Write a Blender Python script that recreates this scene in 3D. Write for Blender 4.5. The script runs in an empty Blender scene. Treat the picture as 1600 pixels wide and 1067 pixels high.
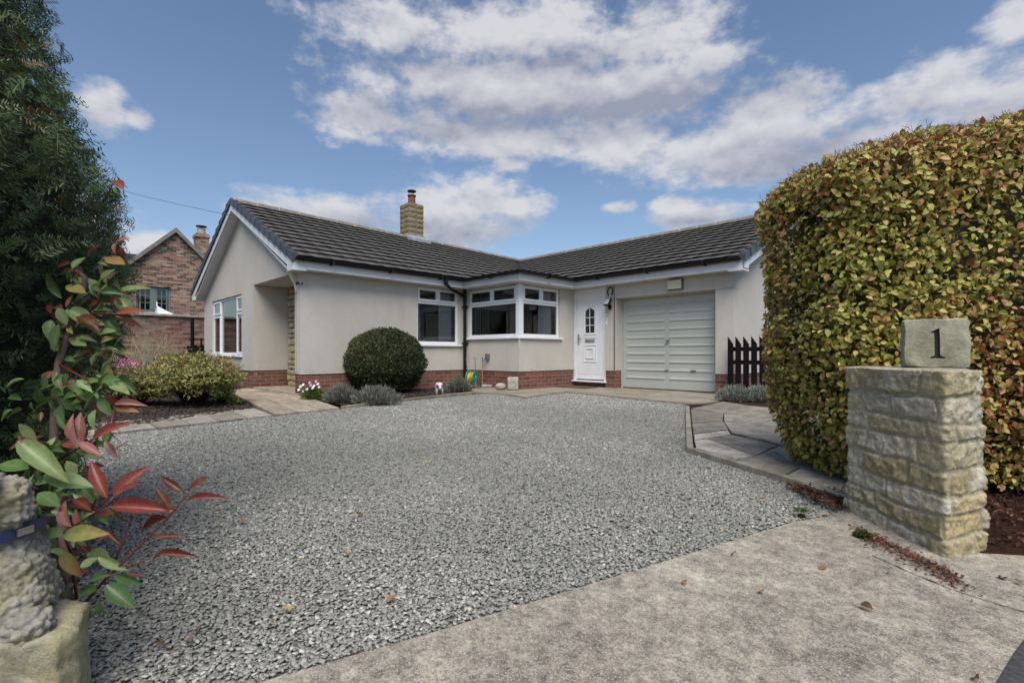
import bpy, bmesh, math, random
import numpy as np
from mathutils import Vector, Matrix, noise as mnoise
random.seed(7)
RNG = np.random.default_rng(11)
R = math.radians
scene = bpy.context.scene
COL = scene.collection

# ------------------------------------------------------------------ camera
T = R(45.3); CS, CC = math.sin(T), math.cos(T)
F, HY, H = 769.0, 551.0, 0.76
def W(r, f, z=0.0):            # right / forward / up  ->  world
    return Vector((r*CC - f*CS, r*CS + f*CC, z))
def P(px, py, z=0.0):          # ground point of a measured position
    f = (H - z)*F/(py - HY)
    return W((px-800)/F*f, f, z)
def D(px, py, f):              # point at a known distance
    return W((px-800)/F*f, f, H + (HY-py)/F*f)

cd = bpy.data.cameras.new('camera'); cam = bpy.data.objects.new('camera', cd); COL.objects.link(cam)
cam.location = (0, 0, H); cam.rotation_euler = (R(90), 0, T)
cd.sensor_width = 36; cd.lens = 36*F/1600; cd.shift_y = 17.5/1600
cd.clip_start = 0.05; cd.clip_end = 3000
scene.camera = cam

# ------------------------------------------------------------------ exposure, sky, sun
scene.view_settings.view_transform = 'Standard'; scene.view_settings.look = 'None'
scene.view_settings.exposure = 0.26; scene.view_settings.gamma = 1.0
SUN = Vector((0.60, -0.50, 1.15)).normalized()
wd = bpy.data.worlds.new('World'); scene.world = wd; wd.use_nodes = True
def build_world():
    nt = wd.node_tree; N = nt.nodes; L = nt.links; N.clear()
    out = N.new('ShaderNodeOutputWorld')
    sky = N.new('ShaderNodeTexSky'); sky.sky_type = 'NISHITA'; sky.sun_disc = False
    sky.sun_elevation = math.asin(SUN.z); sky.sun_rotation = math.atan2(SUN.x, SUN.y)
    sky.air_density = 1.0; sky.dust_density = 1.1; sky.ozone_density = 2.0
    bg = N.new('ShaderNodeBackground'); bg.inputs[1].default_value = 0.115
    L.new(sky.outputs[0], bg.inputs[0])
    tc = N.new('ShaderNodeTexCoord')
    def math_(op, a, b=None, c=None, clamp=False):
        n = N.new('ShaderNodeMath'); n.operation = op; n.use_clamp = clamp
        for i, v in enumerate((a, b, c)):
            if v is None: continue
            if isinstance(v, (int, float)): n.inputs[i].default_value = v
            else: L.new(v, n.inputs[i])
        return n.outputs[0]
    sep = N.new('ShaderNodeSeparateXYZ'); L.new(tc.outputs['Generated'], sep.inputs[0])
    az = math_('ARCTAN2', sep.outputs[0], sep.outputs[1]); el = math_('ARCSINE', sep.outputs[2])
    comb = N.new('ShaderNodeCombineXYZ'); L.new(az, comb.inputs[0]); L.new(math_('MULTIPLY', el, 1.7), comb.inputs[1])
    def nz(scale, detail, off, rough=0.55):
        m = N.new('ShaderNodeMapping'); m.inputs[1].default_value = (off, off*.7, 0); L.new(comb.outputs[0], m.inputs[0])
        t = N.new('ShaderNodeTexNoise'); t.inputs['Scale'].default_value = scale; t.inputs['Detail'].default_value = detail
        t.inputs['Roughness'].default_value = rough; L.new(m.outputs[0], t.inputs[0]); return t.outputs[0]
    n1 = nz(8.5, 8, 3.1, .56); n1u = nz(8.5, 8, 3.1, .56); n2 = nz(2.6, 4, 9.7); n3 = nz(27, 5, 5.3, .6)
    up_m = [n for n in N if n.bl_idname == 'ShaderNodeMapping'][1]; up_m.inputs[1].default_value = (3.1, 3.1*.7+.035, 0)
    # cloud banks: (x, y, half width, half height) of where each one hangs, turned into azimuth and elevation
    banks = [(620, 48, 118, 46), (800, 50, 165, 58), (1000, 62, 150, 56), (1115, 88, 62, 26), (800, 140, 230, 72), (960, 150, 165, 62), (560, 182, 88, 40),
             (750, 216, 180, 36), (920, 222, 200, 36), (1110, 232, 210, 46), (1210, 180, 105, 66), (1180, 262, 130, 28), (1450, 152, 140, 56), (1570, 162, 130, 68), (1370, 222, 140, 36),
             (1590, 30, 62, 36), (740, 325, 104, 52), (700, 352, 80, 34), (535, 338, 112, 34), (430, 332, 60, 20), (1100, 333, 88, 22), (1050, 322, 38, 16),
             (965, 326, 28, 10), (800, 258, 30, 12), (250, 388, 100, 24), (165, 178, 46, 40), (215, 186, 28, 22), (60, 330, 140, 40), (850, -140, 500, 90), (2100, 200, 300, 120)]
    darks = [(1000, 168, 230, 36), (760, 190, 170, 30), (870, 100, 120, 22), (730, 366, 110, 20), (1240, 245, 160, 30), (1530, 205, 120, 26), (650, 100, 90, 18), (560, 352, 90, 14), (1100, 345, 80, 10)]
    def azel(px, py):
        v = W((px-800)/F, 1.0, (HY-py)/F); v = v.normalized()
        return math.atan2(v.x, v.y), math.asin(v.z)
    def field(lst, k):
        best = None
        for (x, y, a, b) in lst:
            a0, e0 = azel(x, y); a1, e1 = azel(x+a, y); a2, e2 = azel(x, y-b)
            sa = max(.01, abs(a1-a0)); se = max(.008, abs(e2-e0))
            dx = math_('DIVIDE', math_('SUBTRACT', az, a0), sa); dy = math_('DIVIDE', math_('SUBTRACT', el, e0), se)
            v = math_('SUBTRACT', 1.0, math_('SQRT', math_('ADD', math_('MULTIPLY', dx, dx), math_('MULTIPLY', dy, dy))))
            best = v if best is None else math_('SMOOTH_MAX', best, v, k)
        return best
    best = math_('MAXIMUM', field(banks, .25), -1.1); dark = math_('MAXIMUM', field(darks, .4), -.9)
    den = math_('ADD', math_('MINIMUM', best, .8), math_('MULTIPLY', math_('SUBTRACT', n1, .5), 2.3))
    den = math_('ADD', den, math_('MULTIPLY', math_('SUBTRACT', n3, .5), 1.1))
    mr = N.new('ShaderNodeMapRange'); mr.interpolation_type = 'SMOOTHSTEP'
    mr.inputs[1].default_value = -.34; mr.inputs[2].default_value = .55; L.new(den, mr.inputs[0])
    cover = math_('MULTIPLY', mr.outputs[0], .94)
    # sun-lit billow tops, grey undersides
    relief = math_('MULTIPLY', math_('SUBTRACT', n1, n1u), 3.0)
    shade = math_('SUBTRACT', math_('ADD', math_('MULTIPLY', math_('SUBTRACT', n2, .5), .6), relief), math_('MULTIPLY', math_('ADD', dark, .30), .85))
    shade = math_('ADD', shade, math_('MULTIPLY', math_('SUBTRACT', n3, .5), .5))
    mr2 = N.new('ShaderNodeMapRange'); mr2.inputs[1].default_value = -.95; mr2.inputs[2].default_value = .62; L.new(shade, mr2.inputs[0])
    mix = N.new('ShaderNodeMix'); mix.data_type = 'RGBA'; L.new(mr2.outputs[0], mix.inputs[0])
    mix.inputs[6].default_value = (.275, .295, .37, 1); mix.inputs[7].default_value = (.59, .59, .62, 1)
    bgc = N.new('ShaderNodeBackground'); L.new(mix.outputs[2], bgc.inputs[0]); bgc.inputs[1].default_value = 1.0
    ms = N.new('ShaderNodeMixShader'); L.new(cover, ms.inputs[0]); L.new(bg.outputs[0], ms.inputs[1]); L.new(bgc.outputs[0], ms.inputs[2])
    L.new(ms.outputs[0], out.inputs[0])
build_world()
sl = bpy.data.lights.new('sun', 'SUN'); sl.energy = 3.6; sl.angle = R(42); sl.color = (1, .95, .88)
so = bpy.data.objects.new('sun', sl); COL.objects.link(so); so.rotation_euler = SUN.to_track_quat('Z', 'Y').to_euler()

# ------------------------------------------------------------------ materials
class NT:
    def __init__(s, name):
        s.m = bpy.data.materials.new(name); s.m.use_nodes = True; s.nt = s.m.node_tree; s.N = s.nt.nodes; s.L = s.nt.links
        s.b = s.N['Principled BSDF']; s.out = s.N['Material Output']
    def add(s, t, **kw):
        n = s.N.new(t)
        for k, v in kw.items(): setattr(n, k, v)
        return n
    def put(s, sock, v):
        if v is None: return
        if hasattr(v, 'links'): s.L.new(v, sock)
        elif isinstance(v, (tuple, list)) and len(v) == 3 and sock.type == 'RGBA': sock.default_value = (*v, 1)
        else: sock.default_value = v
    def obj(s): return s.add('ShaderNodeTexCoord').outputs['Object']
    def world(s): return s.add('ShaderNodeNewGeometry').outputs['Position']
    def noise(s, scale, detail=5, rough=.55, vec=None, out=0):
        n = s.add('ShaderNodeTexNoise'); n.inputs['Scale'].default_value = scale; n.inputs['Detail'].default_value = detail
        n.inputs['Roughness'].default_value = rough; s.put(n.inputs[0], vec if vec is not None else s.world()); return n.outputs[out]
    def voro(s, scale, vec=None, feature='F1', out=0, rand=1):
        n = s.add('ShaderNodeTexVoronoi', feature=feature); n.inputs['Scale'].default_value = scale; n.inputs['Randomness'].default_value = rand
        s.put(n.inputs[0], vec if vec is not None else s.world()); return n.outputs[out]
    def scale(s, vec, v3):
        n = s.add('ShaderNodeVectorMath', operation='MULTIPLY'); s.put(n.inputs[0], vec); n.inputs[1].default_value = v3; return n.outputs[0]
    def math(s, op, a, b=0.0, clamp=False):
        n = s.add('ShaderNodeMath', operation=op, use_clamp=clamp); s.put(n.inputs[0], a); s.put(n.inputs[1], b); return n.outputs[0]
    def ramp(s, fac, stops, interp='LINEAR'):
        n = s.add('ShaderNodeValToRGB'); e = n.color_ramp.elements; n.color_ramp.interpolation = interp
        while len(e) < len(stops): e.new(.5)
        for i, (p, c) in enumerate(stops):
            e[i].position = p; e[i].color = (*c, 1) if isinstance(c, tuple) else (c, c, c, 1)
        s.put(n.inputs[0], fac); return n.outputs[0]
    def mix(s, fac, a, b, mode='MIX'):
        n = s.add('ShaderNodeMix', data_type='RGBA', blend_type=mode); s.put(n.inputs[0], fac); s.put(n.inputs[6], a); s.put(n.inputs[7], b); return n.outputs[2]
    def attr(s, name='tint', out='Fac'):
        n = s.add('ShaderNodeAttribute', attribute_name=name); return n.outputs[out]
    def bump(s, h, strength=.5, dist=.01, prev=None):
        n = s.add('ShaderNodeBump'); n.inputs['Strength'].default_value = strength; n.inputs['Distance'].default_value = dist
        s.put(n.inputs['Height'], h)
        if prev is not None: s.L.new(prev, n.inputs['Normal'])
        return n.outputs[0]
    def fin(s, col=None, rough=None, normal=None, spec=None, metal=None):
        s.put(s.b.inputs['Base Color'], col); s.put(s.b.inputs['Roughness'], rough)
        if normal is not None: s.L.new(normal, s.b.inputs['Normal'])
        if spec is not None: s.b.inputs['Specular IOR Level'].default_value = spec
        if metal is not None: s.b.inputs['Metallic'].default_value = metal
        return s.m
M = {}
def simple(name, col, rough=.5, var=.12, scale=6, bump=.0, bscale=60, spec=None, metal=None):
    t = NT(name); n = t.noise(scale, 6, .6)
    c2 = tuple(max(0, c*(1-var*1.6)) for c in col); c1 = tuple(c*(1+var) for c in col)
    c = t.ramp(n, [(.3, c2), (.7, c1)])
    nb = t.bump(t.noise(bscale, 4), bump, .004) if bump else None
    M[name] = t.fin(c, rough, nb, spec, metal); return M[name]
simple('upvc', (.72, .73, .74), .32, .03); simple('fascia_white', (.66, .66, .68), .4, .05, 2)
simple('black_plastic', (.009, .009, .010), .45, .2, spec=.25); simple('verge_plastic', (.05, .054, .065), .45, .2, 4)
simple('chrome', (.45, .45, .46), .25, .1, metal=.9); simple('dark_metal', (.03, .03, .03), .5, .2)
simple('lead', (.3, .31, .34), .6, .25, 8, .3); simple('black_wood', (.010, .007, .007), .85, .4, 14, .5, spec=.15)
simple('ceiling', (.55, .54, .52), .8); simple('interior', (.32, .30, .28), .8); simple('blind', (.55, .56, .6), .8, .05)
simple('terracotta', (.16, .06, .046), .8, .25, 12, .3); simple('green_plastic', (.02, .25, .16), .35, .1); simple('hose_yellow', (.5, .33, .03), .45, .1)
simple('hose_orange', (.55, .22, .04), .45, .1); simple('grey_plastic', (.12, .13, .15), .5, .15); simple('blue_glaze', (.05, .09, .2), .3, .3, 14)
simple('cream_lamp', (.62, .58, .42), .35, .05); simple('lens', (.55, .57, .58), .25, .05); simple('sage_paint', (.445, .46, .405), .42, .045, 1.5, .15, 90)
simple('mat', (.09, .05, .03), .95, .3, 30, .8); simple('sage_frame', (.14, .18, .17), .5, .1); simple('cable', (.03, .03, .03), .6)
simple('stone_pale', (.34, .32, .27), .85, .25, 9, .7, 40); simple('boulder', (.36, .29, .26), .8, .2, 14, .6, 40)
simple('white_flower', (.72, .66, .74), .6, .08); simple('pink_flower', (.58, .27, .36), .6, .15, 30); simple('yellow_flower', (.7, .48, .02), .6, .1)
simple('stem_wood', (.13, .085, .07), .8, .35, 30, .6, 80); simple('red_stem', (.13, .03, .03), .5, .2); simple('bark', (.09, .06, .045), .9, .4, 12, .8, 40)
simple('twig', (.05, .034, .024), .85, .4, 20); simple('pale_twig', (.42, .38, .3), .8, .2, 20); simple('collar_blue', (.02, .03, .09), .5, .2)
simple('collar_orange', (.65, .16, .03), .5, .1); simple('animal_white', (.6, .57, .52), .7, .15, 20); simple('animal_black', (.03, .028, .026), .6)
simple('asphalt', (.055, .056, .06), .85, .3, 60, .8, 250); simple('door_dark', (.05, .06, .07), .5)

def m_render():
    t = NT('roughcast_render'); big = t.noise(1.1, 5, .6); fine = t.noise(300, 2); mid = t.noise(14, 5, .7)
    c = t.ramp(big, [(.3, (.485, .447, .40)), (.7, (.565, .525, .472))])
    c = t.mix(.4, c, t.ramp(mid, [(.35, .42), (.65, .56)]), 'SOFT_LIGHT')
    st = t.noise(3, 6, .7, t.scale(t.world(), (1, 1, .12))); c = t.mix(t.ramp(st, [(.54, 0.0), (.72, .38)]), c, (.36, .33, .28))
    sz = t.add('ShaderNodeSeparateXYZ'); t.L.new(t.world(), sz.inputs[0]); lowz = t.math('SUBTRACT', t.math('MULTIPLY', t.math('SUBTRACT', .85, sz.outputs[2]), 1.1), t.math('MULTIPLY', t.noise(7, 6, .7), .75)); c = t.mix(t.ramp(lowz, [(0.0, 0.0), (.35, .35)]), c, (.30, .27, .23))
    c = t.mix(t.ramp(fine, [(.35, .12), (.6, 0.0)]), c, (.2, .19, .17))
    M['render'] = t.fin(c, .9, t.bump(fine, .55, .004, t.bump(mid, .12, .01)), .25)
m_render()
def m_brick(name, cols, mortar, scale=1.0, bands=None, weather=.0):
    t = NT(name); s = t.add('ShaderNodeSeparateXYZ'); t.L.new(t.world(), s.inputs[0])
    u = t.math('ADD', s.outputs[0], s.outputs[1]); c = t.add('ShaderNodeCombineXYZ'); t.L.new(u, c.inputs[0]); t.L.new(t.math('ADD', s.outputs[2], .009), c.inputs[1])
    wob = t.noise(5, 3, out=1); vv = t.add('ShaderNodeVectorMath', operation='MULTIPLY_ADD'); t.L.new(wob, vv.inputs[0]); vv.inputs[1].default_value = (.008, .008, 0); t.L.new(c.outputs[0], vv.inputs[2])
    b = t.add('ShaderNodeTexBrick'); t.L.new(vv.outputs[0], b.inputs[0]); b.offset = .5
    b.inputs['Scale'].default_value = 1; b.inputs['Brick Width'].default_value = .225*scale; b.inputs['Row Height'].default_value = .075*scale
    b.inputs['Mortar Size'].default_value = .0055*scale; b.inputs['Mortar Smooth'].default_value = .3; b.inputs['Bias'].default_value = 0
    b.inputs['Color1'].default_value = (0, 0, 0, 1); b.inputs['Color2'].default_value = (1, 1, 1, 1); b.inputs['Mortar'].default_value = (.5, .5, .5, 1)
    # a flat random tone for every brick
    k = t.ramp(b.outputs[0], cols)
    n = t.noise(22, 6, .7); k = t.mix(.55, k, t.ramp(n, [(.3, .3), (.7, .68)]), 'OVERLAY')
    pt = t.noise(1.3, 5, .65); k = t.mix(t.ramp(pt, [(.5, 0.0), (.68, weather)]), k, (.22, .19, .16))
    fac = b.outputs['Fac']
    col = t.mix(fac, k, mortar)
    inv = t.math('SUBTRACT', 1, fac)
    M[name] = t.fin(col, .9, t.bump(t.noise(120, 4), .3, .003, t.bump(inv, .8, .008)), .25)
m_brick('plinth_brick', [(0, (.115, .05, .042)), (.4, (.175, .07, .052)), (.7, (.21, .09, .065)), (1, (.14, .065, .055))], (.27, .22, .18))
m_brick('old_brick', [(0, (.05, .04, .035)), (.22, (.10, .06, .05)), (.4, (.22, .115, .085)), (.65, (.29, .16, .115)), (.85, (.32, .21, .155)), (1, (.37, .29, .22))], (.36, .31, .26), weather=.35)
m_brick('old_brick_wall', [(0, (.08, .05, .045)), (.35, (.19, .09, .07)), (.7, (.25, .13, .1)), (1, (.26, .18, .14))], (.27, .2, .16), weather=.5)

def m_tiles():
    t = NT('concrete_tile'); a = t.attr('tint'); n = t.noise(9, 7, .75); sp = t.noise(55, 4, .7); st = t.noise(16, 5, .7, t.scale(t.world(), (.25, .25, 1)))
    c = t.ramp(a, [(0, (.074, .069, .064)), (1, (.088, .082, .076))])
    c = t.mix(t.ramp(n, [(.45, 0.0), (.72, .6)]), c, (.16, .155, .145))
    c = t.mix(t.ramp(sp, [(.62, 0.0), (.74, .5)]), c, (.32, .31, .29))
    c = t.mix(t.ramp(st, [(.5, 0.0), (.7, .45)]), c, (.035, .033, .032))
    M['tile'] = t.fin(c, .85, t.bump(sp, .5, .004), .3)
    t = NT('ridge_tile'); a = t.attr('tint'); n = t.noise(11, 7, .75)
    c = t.ramp(n, [(.3, (.11, .1, .088)), (.7, (.25, .235, .2))]); M['ridge'] = t.fin(c, .9, t.bump(t.noise(60, 4), .5, .004), .2)
m_tiles()
def m_glass():
    t = NT('window_glass'); t.N.remove(t.b)
    tr = t.add('ShaderNodeBsdfTransparent'); tr.inputs[0].default_value = (.80, .84, .83, 1)
    gl = t.add('ShaderNodeBsdfGlossy'); gl.inputs['Roughness'].default_value = .008
    nb = t.bump(t.noise(1.6, 2), .06, .02); t.L.new(nb, gl.inputs['Normal'])
    fr = t.add('ShaderNodeFresnel'); fr.inputs[0].default_value = 1.5
    f = t.math('MULTIPLY_ADD', fr.outputs[0], 1.6); t.N[-1].inputs[2].default_value = .03
    ms = t.add('ShaderNodeMixShader'); t.L.new(f, ms.inputs[0]); t.L.new(tr.outputs[0], ms.inputs[1]); t.L.new(gl.outputs[0], ms.inputs[2]); t.L.new(ms.outputs[0], t.out.inputs[0])
    M['glass'] = t.m
m_glass()
def m_ground():
    t = NT('soil'); n = t.noise(3, 6); g = t.noise(45, 6, .75)
    c = t.ramp(g, [(.3, (.012, .008, .006)), (.55, (.04, .025, .018)), (.72, (.10, .065, .045))]); M['soil'] = t.fin(c, .95, t.bump(g, 1, .03), .15)
    t = NT('red_mulch'); g = t.voro(55, out='Color'); g2 = t.noise(60, 5, .7)
    c = t.ramp(g2, [(.3, (.012, .007, .005)), (.55, (.05, .022, .015)), (.75, (.11, .05, .035))]); M['mulch'] = t.fin(c, .95, t.bump(g2, 1, .03), .15)
    t = NT('lawn_ground'); g = t.noise(9, 8, .75); c = t.ramp(g, [(.3, (.02, .035, .01)), (.7, (.07, .09, .03))]); M['lawn'] = t.fin(c, .95, t.bump(t.noise(80, 4), 1, .03), .1)
    # driveway apron: worn exposed-aggregate concrete
    t = NT('worn_concrete'); big = t.noise(1.5, 6, .65); mid = t.noise(9, 7, .75); ag = t.voro(300, out='Color'); agd = t.voro(300)
    sep = t.add('ShaderNodeSeparateColor'); t.L.new(ag, sep.inputs[0])
    c = t.ramp(big, [(.36, (.22, .188, .152)), (.64, (.33, .293, .235))])
    c = t.mix(.8, c, t.ramp(mid, [(.36, .27), (.64, .75)]), 'OVERLAY'); pal = t.noise(3.2, 7, .75); c = t.mix(t.ramp(pal, [(.53, 0.0), (.62, .42)]), c, (.43, .39, .315)); dk = t.noise(2.3, 5, .7, t.scale(t.world(), (1.3, 1, 1))); c = t.mix(t.ramp(dk, [(.56, 0.0), (.7, .38)]), c, (.17, .148, .12))
    sm = t.noise(38, 6, .8); c = t.mix(.8, c, t.ramp(sm, [(.35, .22), (.62, .75)]), 'OVERLAY')
    c = t.mix(t.ramp(sep.outputs[0], [(.74, 0.0), (.92, .7)]), c, (.46, .44, .4))
    c = t.mix(t.ramp(sep.outputs[1], [(.8, 0.0), (.95, .6)]), c, (.05, .045, .04))
    M['concrete'] = t.fin(c, .92, t.bump(agd, .35, .003, t.bump(t.noise(60, 6, .8), .5, .008)), .2)
    t = NT('path_concrete'); big = t.noise(2, 6, .65); mid = t.noise(14, 7, .75)
    c = t.ramp(big, [(.35, (.19, .165, .125)), (.65, (.29, .255, .205))]); c = t.mix(.5, c, t.ramp(mid, [(.35, .35), (.65, .65)]), 'OVERLAY')
    M['path_concrete'] = t.fin(c, .92, t.bump(t.noise(70, 5), .4, .004), .2)
    for nm, c1, c2 in (('flag_warm', (.27, .225, .17), (.38, .32, .245)), ('flag_grey', (.22, .195, .16), (.34, .305, .255)), ('flag_patio', (.15, .13, .108), (.40, .37, .31)), ('kerb', (.19, .165, .125), (.29, .26, .205))):
        t = NT(nm); a = t.attr('tint'); mid = t.noise(7, 7, .75); sp = t.noise(40, 4, .7)
        c = t.ramp(a, [(0, c1), (1, c2)]); c = t.mix(.85, c, t.ramp(mid, [(.35, .25), (.65, .72)]), 'OVERLAY')
        c = t.mix(t.ramp(sp, [(.60, 0.0), (.70, .6)]), c, (.48, .46, .42)); c = t.mix(t.ramp(t.noise(5, 6, .8), [(.56, 0.0), (.68, .5)]), c, (.09, .085, .07))
        M[nm] = t.fin(c, .9, t.bump(t.noise(60, 5), .5, .005), .2)
    t = NT('gravel_stone'); a = t.attr('tint'); n = t.noise(160, 3)
    c = t.ramp(a, [(0, (.185, .185, .166)), (.35, (.25, .248, .222)), (.7, (.295, .292, .262)), (.97, (.34, .335, .30)), (1, (.5, .48, .44))])
    c = t.mix(.35, c, t.ramp(n, [(.3, .3), (.7, .7)]), 'OVERLAY'); M['gravel'] = t.fin(c, .9, t.bump(n, .3, .002), .15)
    t = NT('gravel_bed'); v = t.voro(55, out='Color'); s = t.add('ShaderNodeSeparateColor'); t.L.new(v, s.inputs[0])
    c = t.ramp(s.outputs[0], [(0, (.13, .13, .115)), (.6, (.22, .217, .195)), (1, (.32, .315, .285))]); M['gravel_bed'] = t.fin(c, .9, t.bump(t.voro(55), 1, .02), .2)
    for nm, kk in (('sandstone', 1.12), ('chimney_stone', .62)):
      t = NT(nm); a = t.attr('tint'); big = t.noise(5, 6, .65); mid = t.noise(26, 7, .75); li = t.noise(13, 7, .7); sp = t.noise(130, 3, .7)
      c = t.ramp(a, [(0, (.30, .25, .14)), (.3, (.38, .33, .20)), (.55, (.34, .31, .22)), (.8, (.40, .38, .31)), (1, (.30, .295, .25))])
      c = t.mix(t.ramp(big, [(.5, 0.0), (.66, .55)]), c, (.36, .31, .11))
      c = t.mix(.75, c, t.ramp(mid, [(.32, .28), (.66, .72)]), 'OVERLAY')
      c = t.mix(t.ramp(li, [(.58, 0.0), (.66, .6)]), c, (.5, .49, .43)); c = t.mix(t.ramp(t.noise(8, 6, .7), [(.62, 0.0), (.7, .75)]), c, (.13, .12, .1))
      c = t.mix(t.ramp(sp, [(.35, .35), (.5, 0.0)]), c, (.12, .11, .07))
      c = t.mix(1.0, c, (kk, kk*(.97 if kk > 1 else .92), kk*(.93 if kk > 1 else .86)), 'MULTIPLY'); M[nm] = t.fin(c, .92, t.bump(sp, .5, .003, t.bump(mid, .9, .012)), .2)
    t = NT('rubble'); a = t.attr('tint'); big = t.noise(6, 6, .65); mid = t.noise(30, 7, .75); li = t.noise(15, 7, .7); sp = t.noise(150, 3, .7)
    c = t.ramp(a, [(0, (.34, .28, .16)), (.25, (.46, .40, .26)), (.45, (.40, .35, .25)), (.65, (.56, .51, .39)), (.85, (.42, .385, .31)), (1, (.47, .37, .20))])
    c = t.mix(t.ramp(big, [(.5, 0.0), (.66, .45)]), c, (.40, .34, .15)); c = t.mix(.8, c, t.ramp(mid, [(.32, .26), (.66, .74)]), 'OVERLAY')
    c = t.mix(t.ramp(li, [(.55, 0.0), (.63, .6)]), c, (.55, .54, .48)); c = t.mix(t.ramp(t.noise(9, 6, .75), [(.62, 0.0), (.7, .7)]), c, (.14, .13, .11))
    c = t.mix(t.ramp(t.attr('mort'), [(.45, 0.0), (.8, .75)]), c, t.ramp(mid, [(.3, (.30, .265, .18)), (.7, (.46, .42, .32))]))
    c = t.mix(t.ramp(sp, [(.35, .4), (.5, 0.0)]), c, (.12, .11, .07))
    M['rubble'] = t.fin(c, .93, t.bump(sp, .8, .005, t.bump(mid, 1.0, .012)), .2)
    t = NT('stone_mortar'); mid = t.noise(20, 7, .75); c = t.ramp(mid, [(.3, (.22, .2, .14)), (.7, (.42, .4, .31))]); M['mortar'] = t.fin(c, .95, t.bump(t.noise(120, 5), .9, .006), .15)
    t = NT('number_stone'); mid = t.noise(24, 7, .75); big = t.noise(6, 5); c = t.ramp(big, [(.35, (.25, .245, .175)), (.65, (.36, .34, .25))]); c = t.mix(.6, c, t.ramp(mid, [(.35, .32), (.65, .66)]), 'OVERLAY')
    M['number_stone'] = t.fin(c, .9, t.bump(t.noise(80, 6, .7), .8, .006), .2)
    t = NT('cast_statue'); mid = t.noise(20, 7, .75); v = t.voro(24); c = t.ramp(mid, [(.3, (.10, .093, .08)), (.7, (.33, .315, .28))]); pt = t.noise(9, 5); c = t.mix(t.ramp(pt, [(.5, 0.0), (.66, .5)]), c, (.28, .25, .1))
    M['statue'] = t.fin(c, .9, t.bump(t.noise(110, 5), .6, .005), .2)
    t = NT('mossy_plinth'); mid = t.noise(22, 7, .75); c = t.ramp(mid, [(.3, (.17, .155, .11)), (.7, (.40, .38, .30))]); pt = t.noise(6, 5); c = t.mix(t.ramp(pt, [(.48, 0.0), (.62, .5)]), c, (.34, .30, .14))
    sp = t.noise(160, 3, .7); c = t.mix(t.ramp(sp, [(.35, .4), (.5, 0.0)]), c, (.12, .11, .07))
    M['plinth_stone'] = t.fin(c, .93, t.bump(sp, .6, .004, t.bump(mid, .6, .01)), .2)
    t = NT('moss'); c = t.ramp(t.noise(90, 5), [(.3, (.03, .035, .008)), (.7, (.12, .12, .03))]); M['moss'] = t.fin(c, .95, t.bump(t.noise(200, 3), 1, .01), .1)
m_ground()
def leafmat(name, stops, trans=.35, rough=.5, spec=.4, vary=.25, interp='LINEAR'):
    t = NT(name); a = t.attr('tint'); c = t.ramp(a, stops, interp)
    n = t.noise(60, 4); c = t.mix(vary, c, t.ramp(n, [(.35, .3), (.65, .7)]), 'OVERLAY')
    if name == 'photinia_leaf': c = t.mix(t.ramp(t.attr('rib'), [(0, .28), (.07, 0.0)]), c, (.45, .42, .22)); c = t.mix(t.ramp(t.noise(35, 5, .7), [(.5, 0.0), (.66, .55)]), c, (.17, .12, .05))
    t.fin(c, rough, None, spec)
    tl = t.add('ShaderNodeBsdfTranslucent'); t.put(tl.inputs[0], c)
    ms = t.add('ShaderNodeMixShader'); ms.inputs[0].default_value = trans
    t.L.new(t.b.outputs[0], ms.inputs[1]); t.L.new(tl.outputs[0], ms.inputs[2]); t.L.new(ms.outputs[0], t.out.inputs[0]); M[name] = t.m
leafmat('beech_leaf', [(0, (.13, .14, .025)), (.22, (.27, .27, .05)), (.44, (.40, .385, .085)), (.58, (.49, .44, .13)), (.7, (.48, .34, .11)), (.82, (.40, .22, .08)), (.92, (.46, .26, .11)), (1, (.32, .12, .04))], .3, .5, .35)
leafmat('yew_needle', [(0, (.02, .035, .018)), (.5, (.05, .088, .036)), (.8, (.095, .145, .055)), (.95, (.15, .18, .065)), (1, (.17, .09, .04))], .15, .45, .4, 0)
leafmat('box_leaf', [(0, (.012, .022, .006)), (.6, (.03, .048, .012)), (.9, (.07, .085, .02)), (1, (.13, .11, .035))], .15, .5, .4)
leafmat('pieris_leaf', [(0, (.07, .08, .02)), (.4, (.18, .19, .05)), (.75, (.33, .32, .11)), (.92, (.4, .33, .17)), (1, (.33, .17, .08))], .3, .5, .35)
leafmat('pieris_dark', [(0, (.06, .06, .02)), (.4, (.13, .135, .045)), (.75, (.22, .2, .08)), (1, (.3, .18, .09))], .3, .5, .35)
leafmat('lavender_leaf', [(0, (.075, .085, .06)), (.5, (.16, .17, .13)), (.85, (.25, .25, .20)), (1, (.2, .14, .17))], .1, .7, .2)
leafmat('silver_leaf', [(0, (.1, .12, .10)), (.5, (.21, .235, .2)), (1, (.36, .38, .34))], .1, .7, .2)
leafmat('soft_green', [(0, (.04, .07, .015)), (.6, (.1, .16, .035)), (1, (.2, .25, .06))], .35, .5, .3)
leafmat('tree_leaf', [(0, (.02, .04, .012)), (.6, (.05, .08, .02)), (1, (.1, .12, .04))], .25, .5, .3)
leafmat('photinia_leaf', [(0, (.035, .085, .03)), (.3, (.10, .185, .055)), (.5, (.21, .29, .12)), (.56, (.25, .26, .08)), (.62, (.26, .12, .05)), (.7, (.20, .042, .036)), (.85, (.13, .03, .026)), (.93, (.34, .13, .12)), (1, (.10, .028, .02))], .25, .42, .4, .3)
leafmat('yellow_leaf', [(0, (.25, .22, .05)), (1, (.45, .38, .1))], .3, .6, .2)
leafmat('chip', [(0, (.03, .014, .01)), (.5, (.10, .045, .03)), (.85, (.17, .085, .055)), (1, (.28, .19, .12))], .0, .85, .15)
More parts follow.
